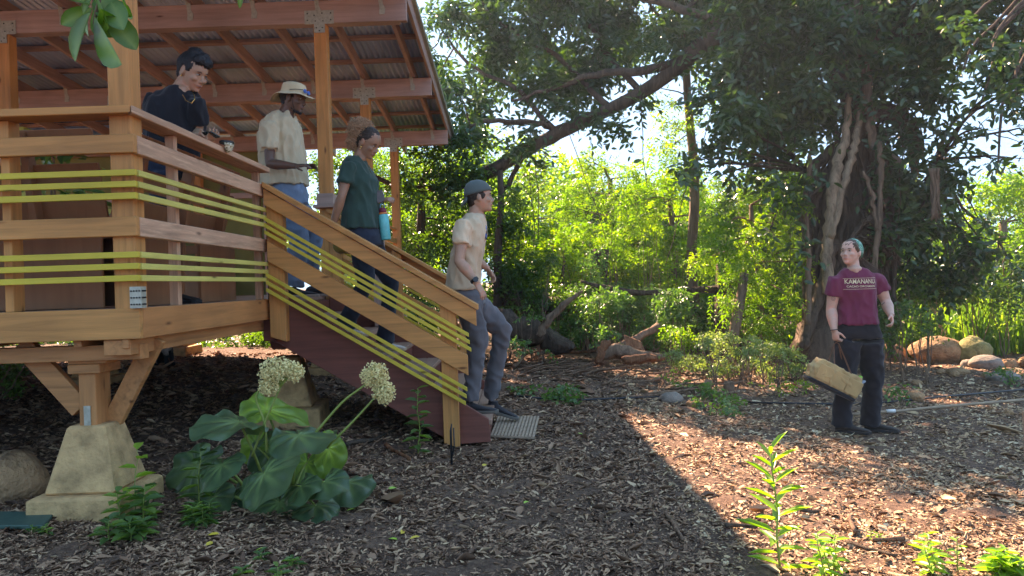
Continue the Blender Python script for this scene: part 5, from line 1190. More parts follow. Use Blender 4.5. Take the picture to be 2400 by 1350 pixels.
# 1 --- man in black T-shirt leaning on the side rail
D = 5.0; JJ = lambda px, py, dd=0.: P(px, py, D+dd)
base = JJ(392, 600); base.z = ZF
hp_l, hp_r = V3(base.x+.06, D-.10, 2.10), V3(base.x-.06, D+.10, 2.10)
t1, H1, s1, p1_, _ = person("man in a black T-shirt with dark hair leaning over the side rail and looking down", base, D,
    (JJ(452, 170), (.90, -.34, -.44), .02, 1.03), JJ(418, 218), [(420, 208, 0, .085, .075), (418, 219, 0, .13, .09), (415, 238, 0, .18, .115), (412, 262, 0, .195, .13), (410, 300, 0, .195, .125), (404, 340, 0, .19, .125), (398, 372, 0, .19, .12)], (.75, -.66, 0),
    [(398, 368, 0, .18, .115), (393, 395, 0, .185, .12), (391, 420, 0, .17, .115)], [(hp_l, hp_l-V3(0, 0, .42), hp_l-V3(0, 0, .84)), (hp_r, hp_r-V3(0, 0, .42), hp_r-V3(0, 0, .84))],
    [(JJ(360, 236, .0), JJ(368, 292, -.12), JJ(446, 318, -.20), (1, -.3, -.05), (0, -.2, -1), (0, -1, .6), .35), (JJ(458, 246, -.04), JJ(462, 312, .04), JJ(478, 332, -.18), (1, -.7, .2), (-.3, .3, 1), (-.4, .3, .6), .5)],
    S1, clothmat("black_cotton", (.016, .017, .022)), clothmat("navy_denim", (.03, .042, .07)), HAIR_K, lipm("lip1", (.36, .15, .12)), sleeve=.66, sl_r=(.070, .076))
for s_ in (hp_l, hp_r): shoe(t1, s_-V3(0, 0, .8), V3(s_.x, s_.y, ZF), V3(s_.x+.5, s_.y-.2, ZF), M_DARK, M_DARK)
m = MB(); haircap(H1, m); k = H1.k
for (x, y, z, r) in ((.03, .02, .212, .05), (.055, -.03, .205, .038), (.062, .03, .20, .036), (-.02, 0, .222, .055), (.075, 0, .196, .028), (-.06, 0, .19, .05)): m.ell(H1.p(x, y, z), r*k, nu=12, nv=8)
for e in (1, -1): m.ell(H1.p(.018, e*.068, .145), (.028, .012, .035), H1.M)
h = fuse(m, "hair", HAIR_K, t1, .007, 1, .006, (60, 60, 60))
m = MB(); m.ell(H1.p(.073, 0, .006), (.014, .016, .010), H1.M); fuse(m, "goatee", HAIR_K, t1, .004, 1, .001, (90, 90, 90))
m = MB(); q = [JJ(428, 222, -.16), JJ(436, 236, -.21), JJ(449, 242, -.225), JJ(457, 232, -.215), JJ(454, 219, -.17)]; m.tube(q, .0028, 5); m.build("gold_necklace", GOLD, t1)
m = MB(); m.ell(H1.p(0, -.082, .072), .006, nu=8, nv=6); m.build("earring", GOLD, t1)
ph = thing("phone", "dark phone held by the man in the black T-shirt", "phone", JJ(492, 318, -.22)); m = MB(); m.beam(JJ(478, 318, -.22), JJ(506, 315, -.26), .075, .012, up=(0, .35, 1)); m.build("phone_body", mat_plain("phone_black", (.012, .02, .02), .2), ph, .003)

# 2 --- man with sun hat at the head of the stairs
D = 6.55; JJ = lambda px, py, dd=0.: P(px, py, D+dd)
fz = ZF; f1 = V3(JJ(690, 650).x, D-.12, fz); f2 = V3(JJ(712, 650).x, D+.14, fz)
t2, H2, s2, p2_, _ = person("man in a sun hat and cream T-shirt standing at the head of the stairs", V3(f1.x, D, fz), D,
    (JJ(688, 232), (1, -.16, -.16), 0, 1.06), JJ(664, 274), [(664, 264, 0, .08, .08), (660, 273, 0, .125, .105), (658, 290, 0, .175, .15), (658, 318, 0, .185, .18), (661, 355, 0, .185, .19), (664, 395, 0, .18, .19), (668, 436, 0, .185, .195)], (.99, -.12, 0),
    [(672, 424, 0, .14, .13), (676, 440, 0, .15, .14), (678, 456, 0, .165, .15), (682, 478, 0, .16, .15)], [(JJ(680, 478, -.10), JJ(700, 560, -.12), f1+V3(.02, 0, .10)), (JJ(692, 478, .1), JJ(735, 548, .12), JJ(724, 630, .14))],
    [(JJ(632, 300, -.20), JJ(632, 384, -.25), JJ(690, 389, -.30), (1, -.05, .05), (.1, .3, -1), (.2, -.4, 1), .42), (JJ(668, 296, .2), JJ(672, 376, .24), JJ(712, 392, .12), (1, -.1, .1), (0, -.5, -1), (0, -.3, 1), .6)],
    S2, clothmat("cream_cotton", (.62, .50, .33)), clothmat("washed_denim", (.17, .25, .35), scale=6, lo=.7, hi=1.3), HAIR_K, lipm("lip2", (.22, .09, .07)), sleeve=.62, sl_r=(.074, .084), shirtfold=.011, legr=(.105, .10, .085, .085, .088, .09), pantfold=.014)
sneak = clothmat("dark_sneaker", (.04, .035, .04)); ssole = mat_plain("rubber_sole", (.4, .3, .25), .7)
shoe(t2, f1, f1, f1+V3(.5, 0, 0), sneak, ssole); shoe(t2, f2, f2+V3(.02, 0, .0), f2+V3(.5, 0, 0), sneak, ssole)
m = MB(); haircap(H2, m, rz=.08, z=.135); fuse(m, "hair", HAIR_K, t2, .007, 1, .002, (60, 60, 60))
m = MB(); 
for q in ((.072, 0, .006, .017), (.056, .022, .006, .015), (.056, -.022, .006, .015), (.036, .036, .014, .012), (.036, -.036, .014, .012), (.015, .046, .030, .010), (.015, -.046, .030, .010)): m.ell(H2.p(*q[:3]), q[3]*H2.k, nu=8, nv=6)
m.tube([H2.p(.092, -.022, .060), H2.p(.0985, 0, .063), H2.p(.092, .022, .060)], .0035, 6); fuse(m, "beard", HAIR_K, t2, .004, 1, .0015, (90, 90, 90))
hatm = clothmat("straw_coloured_cotton", (.68, .56, .36), scale=9)
def bucket(H, root, tilt=0.):
    rings = []
    prof = [(.0, .222+.03, 0), (.06, .248, 0), (.085, .236, 0), (.094, .215, 0), (.098, .185, 0), (.103, .160, 0), (.108, .153, 0), (.14, .145, 1), (.168, .134, 1), (.170, .130, 1), (.14, .139, 1), (.108, .147, 1), (.098, .149, 0), (.09, .20, 0), (.0, .235, 0)]
    for r, z, br in prof:
        ring = []
        for i in range(36):
            a = 2*math.pi*i/36; ca, sa = math.cos(a), math.sin(a); rr = max(r, .002); sag = -.055*(br)*(ca < 0)*ca*ca*((r-.108)/.06)+.006*math.sin(a*5)*br
            if z < .2 and not br: pass
            ring.append(H.p(-.006+rr*ca*(1.08 if r > .02 else 1), rr*sa*.92, z+sag*(1 if br else 0)-.0))
        rings.append(ring)
    m = MB(); m.loft(rings, True); return m.build("sun_hat", hatm, root, sm=True)
hat = bucket(H2, t2)
m = MB(); m.tube([H2.p(.02, -.100, .145), H2.p(.035, -.080, .07), H2.p(.045, -.045, .005), H2.p(.048, -.02, -.03)], .0025, 5); m.build("chin_cord", M_DARK, hat)
sg = thing("sunglasses", "blue mirrored sunglasses resting on the brim of the sun hat", "sunglasses", H2.p(.1, 0, .2)); blue = mat_plain("blue_mirror", (.05, .16, .55), .08, .3)
m = MB(); m.tube([H2.p(.01, -.106, .170), H2.p(.06, -.098, .178), H2.p(.105, -.060, .186)], .003, 6); m.tube([H2.p(.01, .106, .170), H2.p(.06, .098, .178), H2.p(.105, .060, .186)], .0045, 6); m.build("frame", M_DARK, sg)
m = MB()
for e in (1, -1): m.ell(H2.p(.112, e*.034, .180), (.007, .034, .019), H2.M, nu=12, nv=8)
m.build("lens", blue, sg, sm=True)

# 3 --- woman in dark green T-shirt
D = 6.2; JJ = lambda px, py, dd=0.: P(px, py, D+dd)
z2 = ZF-RISE*2; z3 = ZF-RISE*3
f1 = V3(-1.42, D-.05, z2); f2 = V3(-1.17, D+.42, z3)
t3, H3, s3, p3_, _ = person("woman in a dark green T-shirt with a curly bun stepping down the stairs", V3(-1.3, D, z2), D,
    (JJ(864, 335), (.84, -.34, -.52), .03, 1.02), JJ(836, 377), [(834, 368, 0, .07, .06), (832, 377, 0, .11, .08), (834, 394, 0, .15, .11), (842, 425, 0, .165, .15), (846, 452, 0, .15, .135), (846, 482, 0, .15, .14), (846, 510, 0, .165, .15), (846, 537, 0, .175, .155)], (.96, -.22, 0),
    [(848, 522, 0, .14, .115), (852, 538, 0, .15, .12), (856, 555, 0, .168, .135), (858, 575, 0, .165, .135)], [(JJ(850, 575, -.09), JJ(856, 665, -.08), f1+V3(.0, 0, .09)), (JJ(868, 575, .09), JJ(916, 660, .25), f2+V3(.0, 0, .09))],
    [(JJ(818, 392, -.15), JJ(800, 462, -.20), JJ(779, 530, -.16), (-.25, .0, -1), (.9, -.1, -.2), (.2, -1, -.2), .25), (JJ(846, 392, .17), JJ(862, 462, .22), JJ(892, 470, .02), (1, -.4, .15), (.0, .6, -1), (.1, -.5, 1), .9)],
    S3, clothmat("dark_green_cotton", (.030, .068, .055)), clothmat("indigo_denim", (.026, .034, .052)), HAIR_B, lipm("lip3", (.34, .12, .10)), hk=.93, sleeve=.55, sl_r=(.062, .066), armk=.92, nr=.046, legr=(.105, .090, .070, .064, .070, .085))
wsh = clothmat("white_canvas", (.62, .55, .46)); wso = mat_plain("tan_sole", (.5, .38, .26), .7)
shoe(t3, f1, f1+V3(-.02, 0, 0), f1+V3(.5, -.05, 0), wsh, wso, .25); shoe(t3, f2, f2+V3(-.02, 0, 0), f2+V3(.5, -.05, 0), wsh, wso, .25)
m = MB(); haircap(H3, m); m.ell(H3.p(-.06, 0, .20), .05); hh = fuse(m, "hair", HAIR_B, t3, .006, 1, .004, (50, 50, 80))
bc = JJ(845, 302, .02); m = MB()
pts = []
for i in range(300):
    u = V3(random.gauss(0, 1), random.gauss(0, 1), random.gauss(0, 1)).normalized(); pts.append(bc+V3(u.x*.075, u.y*.075, u.z*.065))
lowc = JJ(830, 328, .02)
for i in range(90):
    u = V3(random.gauss(0, 1), random.gauss(0, 1), random.gauss(0, 1)).normalized(); pts.append(lowc+V3(u.x*.045, u.y*.05, u.z*.07))
strandhair("curls", hh, HAIR_C, pts, lambda p: p-bc, .030, 1500, .0024, .011, k=9, grav=.1)
m = MB(); m.ell(bc, (.07, .07, .06)); m.ell(lowc, (.045, .045, .07)); fuse(m, "bun", HAIR_C, hh, .008, 1, .008, (50, 50, 50))
m = MB(); m.ell(H3.p(.002, -.080, .068), .008); m.ell(H3.p(.002, -.080, .052), .006); m.build("earring", GOLD, t3)
m = MB(); m.tube([JJ(862, 385, -.10), JJ(868, 402, -.06), JJ(876, 418, -.02)], .0022, 5); m.build("gold_necklace", GOLD, t3)
# bottle and phone in her far hand, yellow bag
bt_ = JJ(899, 530, .0); wb = thing("water_bottle", "turquoise water bottle with a maroon and orange cap held by the woman in green", "bottle", bt_); ax = (JJ(899, 502, .0)-JJ(906, 562, .0)).normalized(); cb = JJ(905, 562, .0)
def cyl(parent, name, mat, c, ax, prof, n=24):
    ax = Vector(ax).normalized(); o1 = ax.orthogonal().normalized(); o2 = ax.cross(o1); m = MB(); m.loft([[Vector(c)+ax*h+(o1*math.cos(a)+o2*math.sin(a))*r for a in [2*math.pi*i/n for i in range(n)]] for h, r in prof]); return m.build(name, mat, parent, sm=True)
cyl(wb, "bottle_body", mat_plain("turquoise_enamel", (.06, .52, .52), .4), cb, ax, [(0, .038), (.006, .042), (.19, .042), (.212, .036), (.218, .03)])
cyl(wb, "orange_ring", mat_plain("orange_plastic", (.75, .20, .05), .4), cb, ax, [(.214, .037), (.228, .037), (.230, .03)])
cyl(wb, "cap", mat_plain("maroon_plastic", (.22, .02, .05), .4), cb, ax, [(.229, .033), (.252, .031), (.268, .024), (.272, .01)])
m = MB(); tp = cb+ax*.268; m.tube([tp+V3(-.018, 0, 0), tp+V3(-.016, 0, .03), tp+V3(0, 0, .045), tp+V3(.016, 0, .03), tp+V3(.018, 0, 0)], .004, 6); m.build("carry_loop", mat_plain("cyan_loop", (.10, .45, .70), .5), wb, sm=True)
ph = thing("phone", "grey phone in the far hand of the woman in green", "phone", JJ(890, 455)); m = MB(); m.beam(JJ(886, 447, -.02), JJ(895, 474, -.02), .012, .07, up=(1, 0, .4)); m.build("phone_body", mat_plain("phone_grey", (.10, .08, .08), .3), ph, .003)
yb = thing("yellow_bag", "soft mustard yellow bag glimpsed behind the rail below the woman's hand", "bag", JJ(805, 590, .35)); m = MB(); cbb = JJ(806, 572, .35)
for (a, b_, z, r) in ((0, 0, 0, (.10, .07, .09)), (-.03, 0, .04, (.06, .05, .09)), (.05, 0, -.03, (.07, .06, .06))): m.ell(cbb+V3(a, b_, z), r)
fuse(m, "bag_body", clothmat("mustard_cloth", (.42, .30, .06)), yb, .01, 3, .012, (12, 12, 12)); m = MB(); m.tube([JJ(792, 560, .35), JJ(775, 535, .1), JJ(768, 560, -.14)], .006, 6); m.build("bag_strap", clothmat("mustard_strap", (.36, .26, .06)), yb)

# 4 --- man in cap stepping off the stairs
D = 6.2; JJ = lambda px, py, dd=0.: P(px, py, D+dd)
z6 = ZF-RISE*6; f1 = V3(-.41, D-.02, z6); f2 = JJ(1138, 900, .35); f2.z = .12; f2 = V3(-.235, D+.40, .15)
t4, H4, s4, p4_, _ = person("man with a backwards grey cap and beige T-shirt stepping off the stairs", V3(-.3, D, z6), D,
    (JJ(1124, 463), (.98, .06, .06), 0, 1.06), JJ(1112, 512), [(1113, 502, 0, .075, .065), (1110, 511, 0, .12, .09), (1106, 528, 0, .17, .118), (1104, 556, 0, .18, .128), (1094, 600, 0, .175, .13), (1088, 640, 0, .17, .135), (1085, 678, 0, .175, .14)], (.98, .05, 0),
    [(1088, 662, 0, .14, .11), (1090, 676, 0, .15, .115), (1095, 692, 0, .168, .13), (1100, 712, 0, .165, .13)], [(JJ(1098, 712, -.10), JJ(1121, 800, -.08), f1+V3(.01, 0, .12)), (JJ(1112, 712, .10), JJ(1178, 772, .20), f2+V3(-.01, 0, .13))],
    [(JJ(1086, 532, -.20), JJ(1076, 612, -.27), JJ(1116, 662, -.30), (.6, .0, -1), (-.3, .3, -.4), (.8, -.3, .4), .30), (JJ(1118, 532, .2), JJ(1112, 606, .25), JJ(1141, 628, .22), (.6, .1, -.9), (-.5, -.4, -.5), (.6, -.6, .2), .55)],
    S4, clothmat("beige_cotton", (.66, .50, .34)), clothmat("grey_canvas", (.14, .14, .15), scale=7, lo=.7, hi=1.5), HAIR_B, lipm("lip4", (.42, .18, .14)), sleeve=.52, sl_r=(.072, .080), shirtfold=.009, legr=(.11, .10, .082, .072, .068, .072), pantfold=.012, armk=1.08)
ds = clothmat("dark_suede", (.035, .032, .035)); dso = mat_plain("dark_sole", (.13, .11, .09), .7)
shoe(t4, f1, f1+V3(-.01, 0, 0), f1+V3(.5, -.03, -.0), ds, dso, .30, high=.02); shoe(t4, f2, f2+V3(-.01, 0, 0), f2+V3(.5, -.02, -.16), ds, dso, .30, high=.02)
m = MB(); haircap(H4, m, rz=.07, z=.130, x=-.012, rx=.092); m.ell(H4.p(.02, -.07, .125), (.02, .012, .03), H4.M); fuse(m, "hair", HAIR_B, t4, .006, 1, .003, (60, 60, 60))
capm = clothmat("grey_green_cap_cotton", (.10, .13, .125)); m = MB(); rings = []
for r, z in ((.002, .256), (.04, .252), (.075, .232), (.096, .20), (.104, .165), (.106, .148), (.098, .146), (.092, .18), (.002, .22)):
    rings.append([H4.p(-.010+r*math.cos(a)*1.06-.25*(z-.148)*.2, r*.86*math.sin(a), z+(.016*math.cos(a) if z < .17 else 0)) for a in [2*math.pi*i/32 for i in range(32)]])
m.loft(rings); cap = m.build("cap", capm, t4, sm=True)
m = MB(); rr = []
for j in range(8):
    f = j/7; w_ = .075*math.cos(f*1.25)**.6; x = -.098-.055*f; z = .142-.075*f; rr.append([H4.p(x-.0, y, z-8*y*y+(.004 if e else 0)) for e, ys_ in ((0, (-w_, -w_*.5, 0, w_*.5, w_)), (1, (w_, w_*.5, 0, -w_*.5, -w_))) for y in ys_])
m.loft(rr); m.build("cap_brim", capm, cap, sm=True)
m = MB(); m.ell(H4.p(-.01, 0, .257), .008); m.build("cap_button", capm, cap)
wr = JJ(1112, 657, -.30); wt = MB(); aa = (JJ(1116, 662, -.30)-JJ(1076, 612, -.27)).normalized()
cyl(t4, "wristwatch", M_DARK, wr-aa*.012, aa, [(0, .036), (.022, .036)]); m = MB(); m.tube([wr+V3(.010, -.034, .006), wr+V3(.013, -.046, .008)], [.022, .021], 16); m.build("watch_case", mat_plain("watch_black", (.02, .022, .025), .3), t4)
sg = thing("sunglasses", "blue lensed sunglasses hooked on the collar of the man in the grey cap", "sunglasses", JJ(1139, 545)); m = MB()
for e in (-1, 1): m.ell(JJ(1139, 544+e*9, -.06-.0), (.007, .024, .026), nu=12, nv=8)
m.build("lens", blue, sg, sm=True); m = MB(); m.tube([JJ(1137, 530, -.06), JJ(1141, 545, -.075), JJ(1139, 562, -.06)], .004, 6); m.tube([JJ(1137, 530, -.03), JJ(1131, 545, -.05), JJ(1133, 570, -.05)], .003, 6); m.build("frame", M_DARK, sg)

# 5 --- woman in maroon with tool bag
D = 6.55; JJ = lambda px, py, dd=0.: P(px, py, D+dd)
g5 = lambda px, d_: (lambda b: V3(b.x, b.y, float(gh(b.x, b.y))+.004))(P(px, 990, D+d_))
f1 = g5(1972, -.02); f2 = g5(2040, .10)
t5, H5, s5, p5_, _ = person("woman in a maroon T-shirt and green headscarf holding a canvas tool bag", V3(JJ(2008, 990).x, D, f1.z), D,
    (JJ(1994, 592), (-.76, -.62, .16), 0, .97), JJ(2001, 632), [(2001, 628, 0, .075, .065), (2002, 634, 0, .115, .08), (2005, 646, 0, .150, .10), (2007, 668, 0, .155, .12), (2008, 692, 0, .156, .122), (2008, 722, 0, .155, .118), (2009, 760, 0, .182, .128)], (-.22, -.97, 0),
    [(2010, 746, 0, .155, .10), (2010, 758, 0, .165, .105), (2011, 775, 0, .185, .12), (2012, 792, 0, .188, .122)], [(JJ(1988, 800, 0), JJ(1979, 880, -.02), f1+V3(.0, 0, .06)), (JJ(2037, 800, 0), JJ(2046, 880, .06), f2+V3(.0, 0, .06))],
    [(JJ(1958, 659, 0), JJ(1948, 724, .02), JJ(1955, 774, -.06), (.12, -.1, -1), (.5, .25, -.1), (.1, -1, -.1), 1.15), (JJ(2056, 657, .02), JJ(2077, 708, .02), JJ(2088, 738, -.12), (-.12, -.55, -.85), (-.8, .1, -.3), (-.5, -.7, .3), .8)],
    S5, clothmat("maroon_cotton", (.185, .030, .065)), clothmat("black_denim", (.016, .017, .021)), HAIR_R, lipm("lip5", (.52, .22, .2)), hk=.95, sleeve=.52, sl_r=(.068, .074), armk=1.12, nr=.052, legr=(.115, .105, .088, .078, .080, .086), pantfold=.012)
boot = clothmat("worn_brown_boot", (.05, .035, .028)); bso = mat_plain("boot_sole", (.03, .022, .018), .8)
shoe(t5, f1, f1, f1+V3(.5, -.22, 0), boot, bso, .28, W=.052, H=.09, name="boot", high=.03); shoe(t5, f2, f2, f2+V3(.5, -.18, 0), boot, bso, .28, W=.052, H=.09, name="boot", high=.03)
m = MB(); haircap(H5, m, z=.150, rx=.106, x=-.016, ry=.084)
for e in (-1, 1): m.tube([H5.p(.05, e*.055, .19), H5.p(.035, e*.074, .15), H5.p(.01, e*.080, .12)], [.012, .012, .010], 8)
h5 = fuse(m, "hair", HAIR_R, t5, .006, 1, .003, (40, 40, 90))
m = MB()
for i in range(60):
    a = H5.p(-.09, random.gauss(.0, .02), .09+random.gauss(0, .015)); b_ = JJ(2050+random.gauss(0, 7), 640+random.gauss(0, 6), .03+random.gauss(0, .02)); m.tube([a, a.lerp(b_, .35)+V3(0, .04, .012), a.lerp(b_, .75)+V3(random.gauss(0, .008), .02, .0), b_, b_+V3(random.gauss(.01, .015), 0, -.03)], [.004, .005, .004, .002, .001], 4)
m.build("ponytail", HAIR_R, h5)
m, nt_, b_, o_ = newmat("green_bandana_cotton"); vv = noise_tex(nt_, 55, 2, (1, 1, 1), .5, 1.5)
nt_.links.new(ramp(nt_, vv, [(.50, (.045, .25, .17)), (.56, (.05, .27, .18)), (.60, (.62, .72, .66)), (.7, (.07, .30, .2))]), b_.inputs["Base Color"]); b_.inputs["Roughness"].default_value = .9; BAN = m
m = MB(); rings = []
for j in range(9):
    ph_ = j/8*math.pi*.62; r = math.sin(ph_); ring = []
    for i in range(28):
        a = 2*math.pi*i/28; q = Vector((-.030+.110*r*math.cos(a)*.94, .091*r*math.sin(a), .145+.105*math.cos(ph_)+(.030*math.cos(a) if j > 4 else 0)*(j-4)/4)); ring.append(H5.p(*q))
    rings.append(ring)
m.loft(rings); ban = m.build("headscarf", BAN, t5, sm=True)
m = MB(); m.prism([H5.p(-.11, -.05, .13), H5.p(-.11, .05, .13), H5.p(-.155, .0, .03)], H5.M @ V3(.012, 0, 0)); m.build("scarf_tail", BAN, ban, .002)
# shirt print
from mathutils.bvhtree import BVHTree
def print_text(txt, size, cx_, cy_, Dp, shirt, name, mat, root, sx=1., line=None, ang=0.):
    vs = [shirt.matrix_world @ v.co for v in shirt.data.vertices]; off = Vector(shirt.location)+Vector(root.location)
    vs = [v.co+Vector(shirt.location)+Vector(root.location) for v in shirt.data.vertices]; bv = BVHTree.FromPolygons(vs, [tuple(p.vertices) for p in shirt.data.polygons])
    if txt:
        cu = bpy.data.curves.new("txt", 'FONT'); cu.body = txt; cu.size = size; cu.align_x = 'CENTER'; cu.align_y = 'CENTER'; cu.resolution_u = 3; cu.offset = size*.012
        o = bpy.data.objects.new("txt", cu); C.objects.link(o); dg = bpy.context.evaluated_depsgraph_get(); dg.update(); me = bpy.data.meshes.new_from_object(o.evaluated_get(dg)); bpy.data.objects.remove(o)
    else:
        m = MB(); n = 24; m.v = [((i/n-.5)*line, e*.0012, 0) for i in range(n+1) for e in (-1, 1)]; m.f = [(2*i, 2*i+2, 2*i+3, 2*i+1) for i in range(n)]; me = bpy.data.meshes.new(name); me.from_pydata(m.v, [], m.f)
    bm = bmesh.new(); bm.from_mesh(me); bmesh.ops.triangulate(bm, faces=bm.faces); bmesh.ops.subdivide_edges(bm, edges=[e for e in bm.edges if e.calc_length() > .012], cuts=1); bmesh.ops.triangulate(bm, faces=bm.faces); bm.to_mesh(me); bm.free()
    c = P(cx_, cy_, Dp)
    for v in me.vertices:
        x, z = v.co.x*sx, v.co.y; p = Vector((c.x+x*math.cos(ang)-z*math.sin(ang), c.y-.6, c.z+z*math.cos(ang)+x*math.sin(ang))); h, nn, i, d = bv.ray_cast(p, Vector((0, 1, 0)))
        v.co = (h-Vector((0, .0035, 0))) if h is not None else p+Vector((0, .5, 0))
    me.name = name; o = bpy.data.objects.new(name, me); C.objects.link(o); me.materials.clear(); me.materials.append(mat); o.parent = shirt; o.location = -Vector(shirt.location)-Vector(root.location); return o
INK = mat_plain("cream_ink", (.72, .62, .40), .8)
print_text("KAMANANUI", .056, 2005, 660, D, s5, "print_lettering", INK, t5, .76, ang=-.015)
print_text("CACAO ORCHARDS", .024, 2005, 671, D, s5, "print_lettering", INK, t5, 1.04, ang=-.015)
print_text("", 0, 2005, 652, D, s5, "print_line", INK, t5, line=.275)
print_text("", 0, 2005, 677, D, s5, "print_line", INK, t5, line=.275)
m = MB(); wr = JJ(1954, 772, -.055); cyl(t5, "hair_tie_bracelet", M_DARK, wr, (.1, -.1, -1), [(0, .034), (.008, .034)])
# tattoos as thin ink on the arms
ink = mat_plain("tattoo_ink", (.10, .07, .07), .6); vs = None
m = MB(); c = JJ(1953, 700, -.055)
for r in (.018, .009): m.tube([c+V3(r*math.cos(a), .0, r*math.sin(a)) for a in [2*math.pi*i/16 for i in range(17)]], .0018, 4)
m.build("arm_tattoo", ink, t5); m = MB(); m.tube([JJ(2066, 715, -.05), JJ(2070, 711, -.05), JJ(2073, 709, -.05)], .003, 4); m.build("arm_tattoo", ink, t5)
# tool bag
bgp = JJ(1950, 885, -.12); tb = thing("tool_bag", "tan canvas tool bag with black base hanging from the woman's hand", "tool bag", bgp)
e1 = (JJ(2012, 920, -.10)-JJ(1897, 862, -.16)); Lb = e1.length; ex = e1.normalized(); ey = Vector((0, 1, 0)); ey = (ey-ex*ey.dot(ex)).normalized(); ez = ex.cross(ey)
ez = ez if ez.z > 0 else -ez
TAN = clothmat("tan_waxed_canvas", (.50, .32, .14), scale=8, lo=.7, hi=1.3); BLK = clothmat("black_canvas", (.02, .02, .022))
bc = JJ(1956, 886, -.13)
def bagbox(l0, l1, w_, z0, z1, taper=0.):
    m = MB(); a = []
    for z, k in ((z0, 1.), ((z0+z1)/2, 1.06), (z1, 1-taper)):
        r = []
        for i in range(40):
            an = 2*math.pi*i/40; cx_, sx_ = math.cos(an), math.sin(an); r.append(bc+ex*((l0+l1)/2+(l1-l0)/2*k*math.copysign(abs(cx_)**.35, cx_))+ey*(w_*k*math.copysign(abs(sx_)**.35, sx_))+ez*z)
        a.append(r)
    m.loft(a); return m
hb = Lb/2*.93
fuse(bagbox(-hb*.97, hb*.95, .082, -.085, .095, .10), "bag_body", TAN, tb, .007, 4, .010, (16, 16, 16)); fuse(bagbox(-hb*.99, hb*.93, .089, -.118, -.085), "bag_base", BLK, tb, .006, 2)
for k in (-.64, 0.0, .62):
    m = bagbox(-hb+.0, -hb+.001, .01, 0, .1); m = MB(); w_ = hb*.29; m.loft([[bc+ex*(k*hb+w_*a)+ey*(-.092-dd)+ez*z for a, z in ((-1, -.075), (1, -.075), (1.02, .06), (-1.02, .06))] for dd in (-.016, -.002)]); m.build("pocket", TAN, tb, .005)
LEA = mat_noisy("brown_leather", (.17, .07, .035), .6, scale=20)
hd_ = JJ(1960, 805, -.10)
for e, off in ((-1, (-.35, .42)), (1, (-.30, .46))):
    m = MB(); a = bc+ex*(off[0]*hb)+ey*(e*.07)+ez*.07; b_ = bc+ex*(off[1]*hb)+ey*(e*.07)+ez*.07; m.tube([a-ez*.04, a, a.lerp(hd_, .5)+V3(-.01, 0, 0), hd_+V3(-.02, 0, -.005), hd_+V3(0, 0, .008), hd_+V3(.02, 0, -.005), b_.lerp(hd_, .5)+V3(.012, 0, 0), b_, b_-ez*.04], [.012, .011, .008, .008, .008, .008, .008, .011, .012], 8, flat=.5); m.build("handle", LEA, tb, sm=True)
m = MB(); q = bc+ex*(hb*.86)+ez*.085; m.beam(q-ez*.05, q+ez*.035+ex*.01, .03, .025); o = m.build("green_tool", mat_plain("lime_plastic", (.30, .75, .10), .4), None, .004); tag(o, "lime green handled tool poking out of the tool bag", "tool")
m = MB(); q = bc+ex*(hb*.96)+ez*.07+ey*.02; m.beam(q-ez*.05, q+ez*.03+ex*.05, .03, .02); o = m.build("blue_grey_tool", mat_plain("blue_grey_metal", (.25, .33, .42), .4), None, .004); tag(o, "blue grey tool end sticking out at the bag's low corner", "tool")

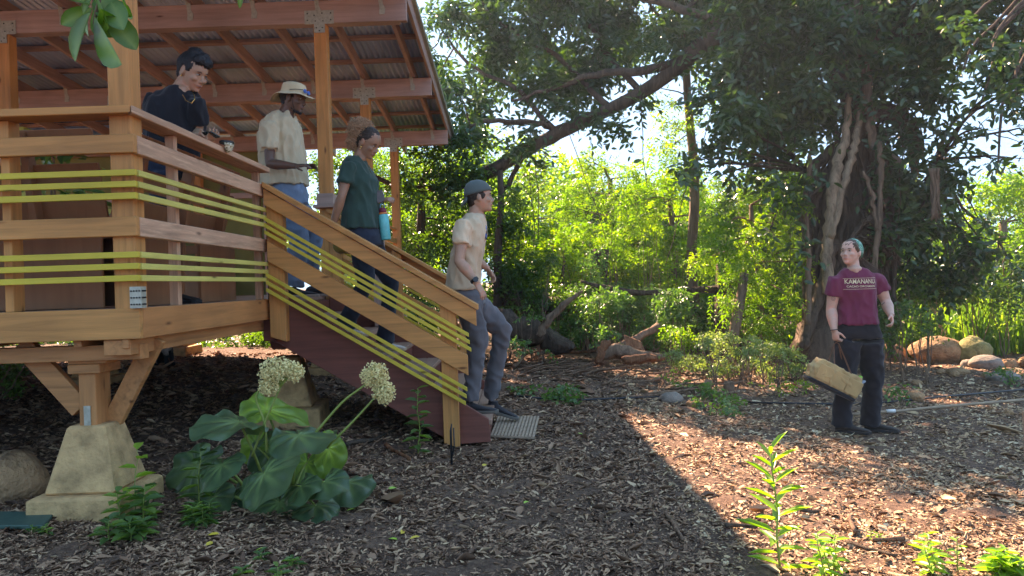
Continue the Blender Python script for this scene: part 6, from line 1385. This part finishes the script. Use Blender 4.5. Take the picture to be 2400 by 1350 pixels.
# --- dog under the deck
dgp = P(385, 870, 10.2); dgp.z = float(gh(dgp.x, dgp.y)); dg_ = thing("dog", "black dog with white chest sitting in the shade under the deck", "dog", dgp); k = 10.2/FPX
Dm = lambda x, y, z: dgp+V3(x, y, z)
m = MB()
m.tube([Dm(-.24, 0, .10), Dm(-.19, 0, .17), Dm(-.08, 0, .25), Dm(.02, 0, .31), Dm(.08, 0, .35), Dm(.11, 0, .42)], [.09, .13, .125, .115, .085, .065], 16)
m.tube([Dm(.09, 0, .42), Dm(.12, 0, .47), Dm(.18, -.02, .455), Dm(.235, -.03, .435), Dm(.26, -.03, .43)], [.06, .07, .045, .032, .022], 14)
for e in (-1, 1):
    m.tube([Dm(.04, e*.07, .28), Dm(.07, e*.075, .15), Dm(.075, e*.075, .03)], [.05, .032, .026], 10); m.tube([Dm(.06, e*.075, .02), Dm(.12, e*.075, .018)], [.03, .022], 8)
    m.tube([Dm(-.20, e*.10, .15), Dm(-.08, e*.13, .13), Dm(-.13, e*.13, .04)], [.09, .065, .035], 10); m.tube([Dm(-.15, e*.13, .03), Dm(-.02, e*.13, .022)], [.035, .025], 8)
    m.tube([Dm(.11, e*.05, .52), Dm(.10, e*.07, .55), Dm(.07, e*.085, .50)], [.025, .018, .008], 8)
m.tube([Dm(-.28, 0, .08), Dm(-.38, -.05, .04), Dm(-.45, -.1, .05)], [.03, .026, .012], 8)
mm_, nt_, b_, o_ = newmat("black_and_white_fur"); ge = N(nt_, "ShaderNodeNewGeometry"); sx_ = N(nt_, "ShaderNodeSeparateXYZ"); tc = N(nt_, "ShaderNodeTexCoord")
ma = N(nt_, "ShaderNodeVectorMath", operation='DISTANCE'); nt_.links.new(tc.outputs["Object"], ma.inputs[0]); ma.inputs[1].default_value = tuple(Dm(.13, -.07, .32)); ad = N(nt_, "ShaderNodeMath", operation='ADD'); nt_.links.new(ma.outputs["Value"], ad.inputs[0]); ns = noise_tex(nt_, 14, 4); ml = N(nt_, "ShaderNodeMath", operation='MULTIPLY'); nt_.links.new(ns, ml.inputs[0]); ml.inputs[1].default_value = .12; nt_.links.new(ml.outputs[0], ad.inputs[1])
nt_.links.new(ramp(nt_, ad.outputs[0], [(.19, (.50, .46, .43)), (.235, (.03, .03, .033))]), b_.inputs["Base Color"]); b_.inputs["Roughness"].default_value = .85
fuse(m, "body", mm_, dg_, .012, 3, .006, (40, 40, 40))
m = MB(); m.ell(Dm(.272, -.03, .435), .012); m.ell(Dm(.165, -.055, .485), .008); m.build("nose_and_eye", M_DARK, dg_)
# ------------------------------------------------------------------ thin volume added to imitate bluish lens glare and lift darks
m = MB(); m.box(-60, 60, -3, 75, -4, 22)
hz, nt, b, o_ = newmat("glare_haze"); nt.nodes.remove(b); v = N(nt, "ShaderNodeVolumePrincipled"); v.inputs["Color"].default_value = (.72, .86, 1, 1); v.inputs["Density"].default_value = .0011; v.inputs["Anisotropy"].default_value = .35
nt.links.new(v.outputs[0], o_.inputs["Volume"]); tag(m.build("glare_haze", hz), "thin bluish volume added to imitate lens glare", "glare_haze", kind="stuff")
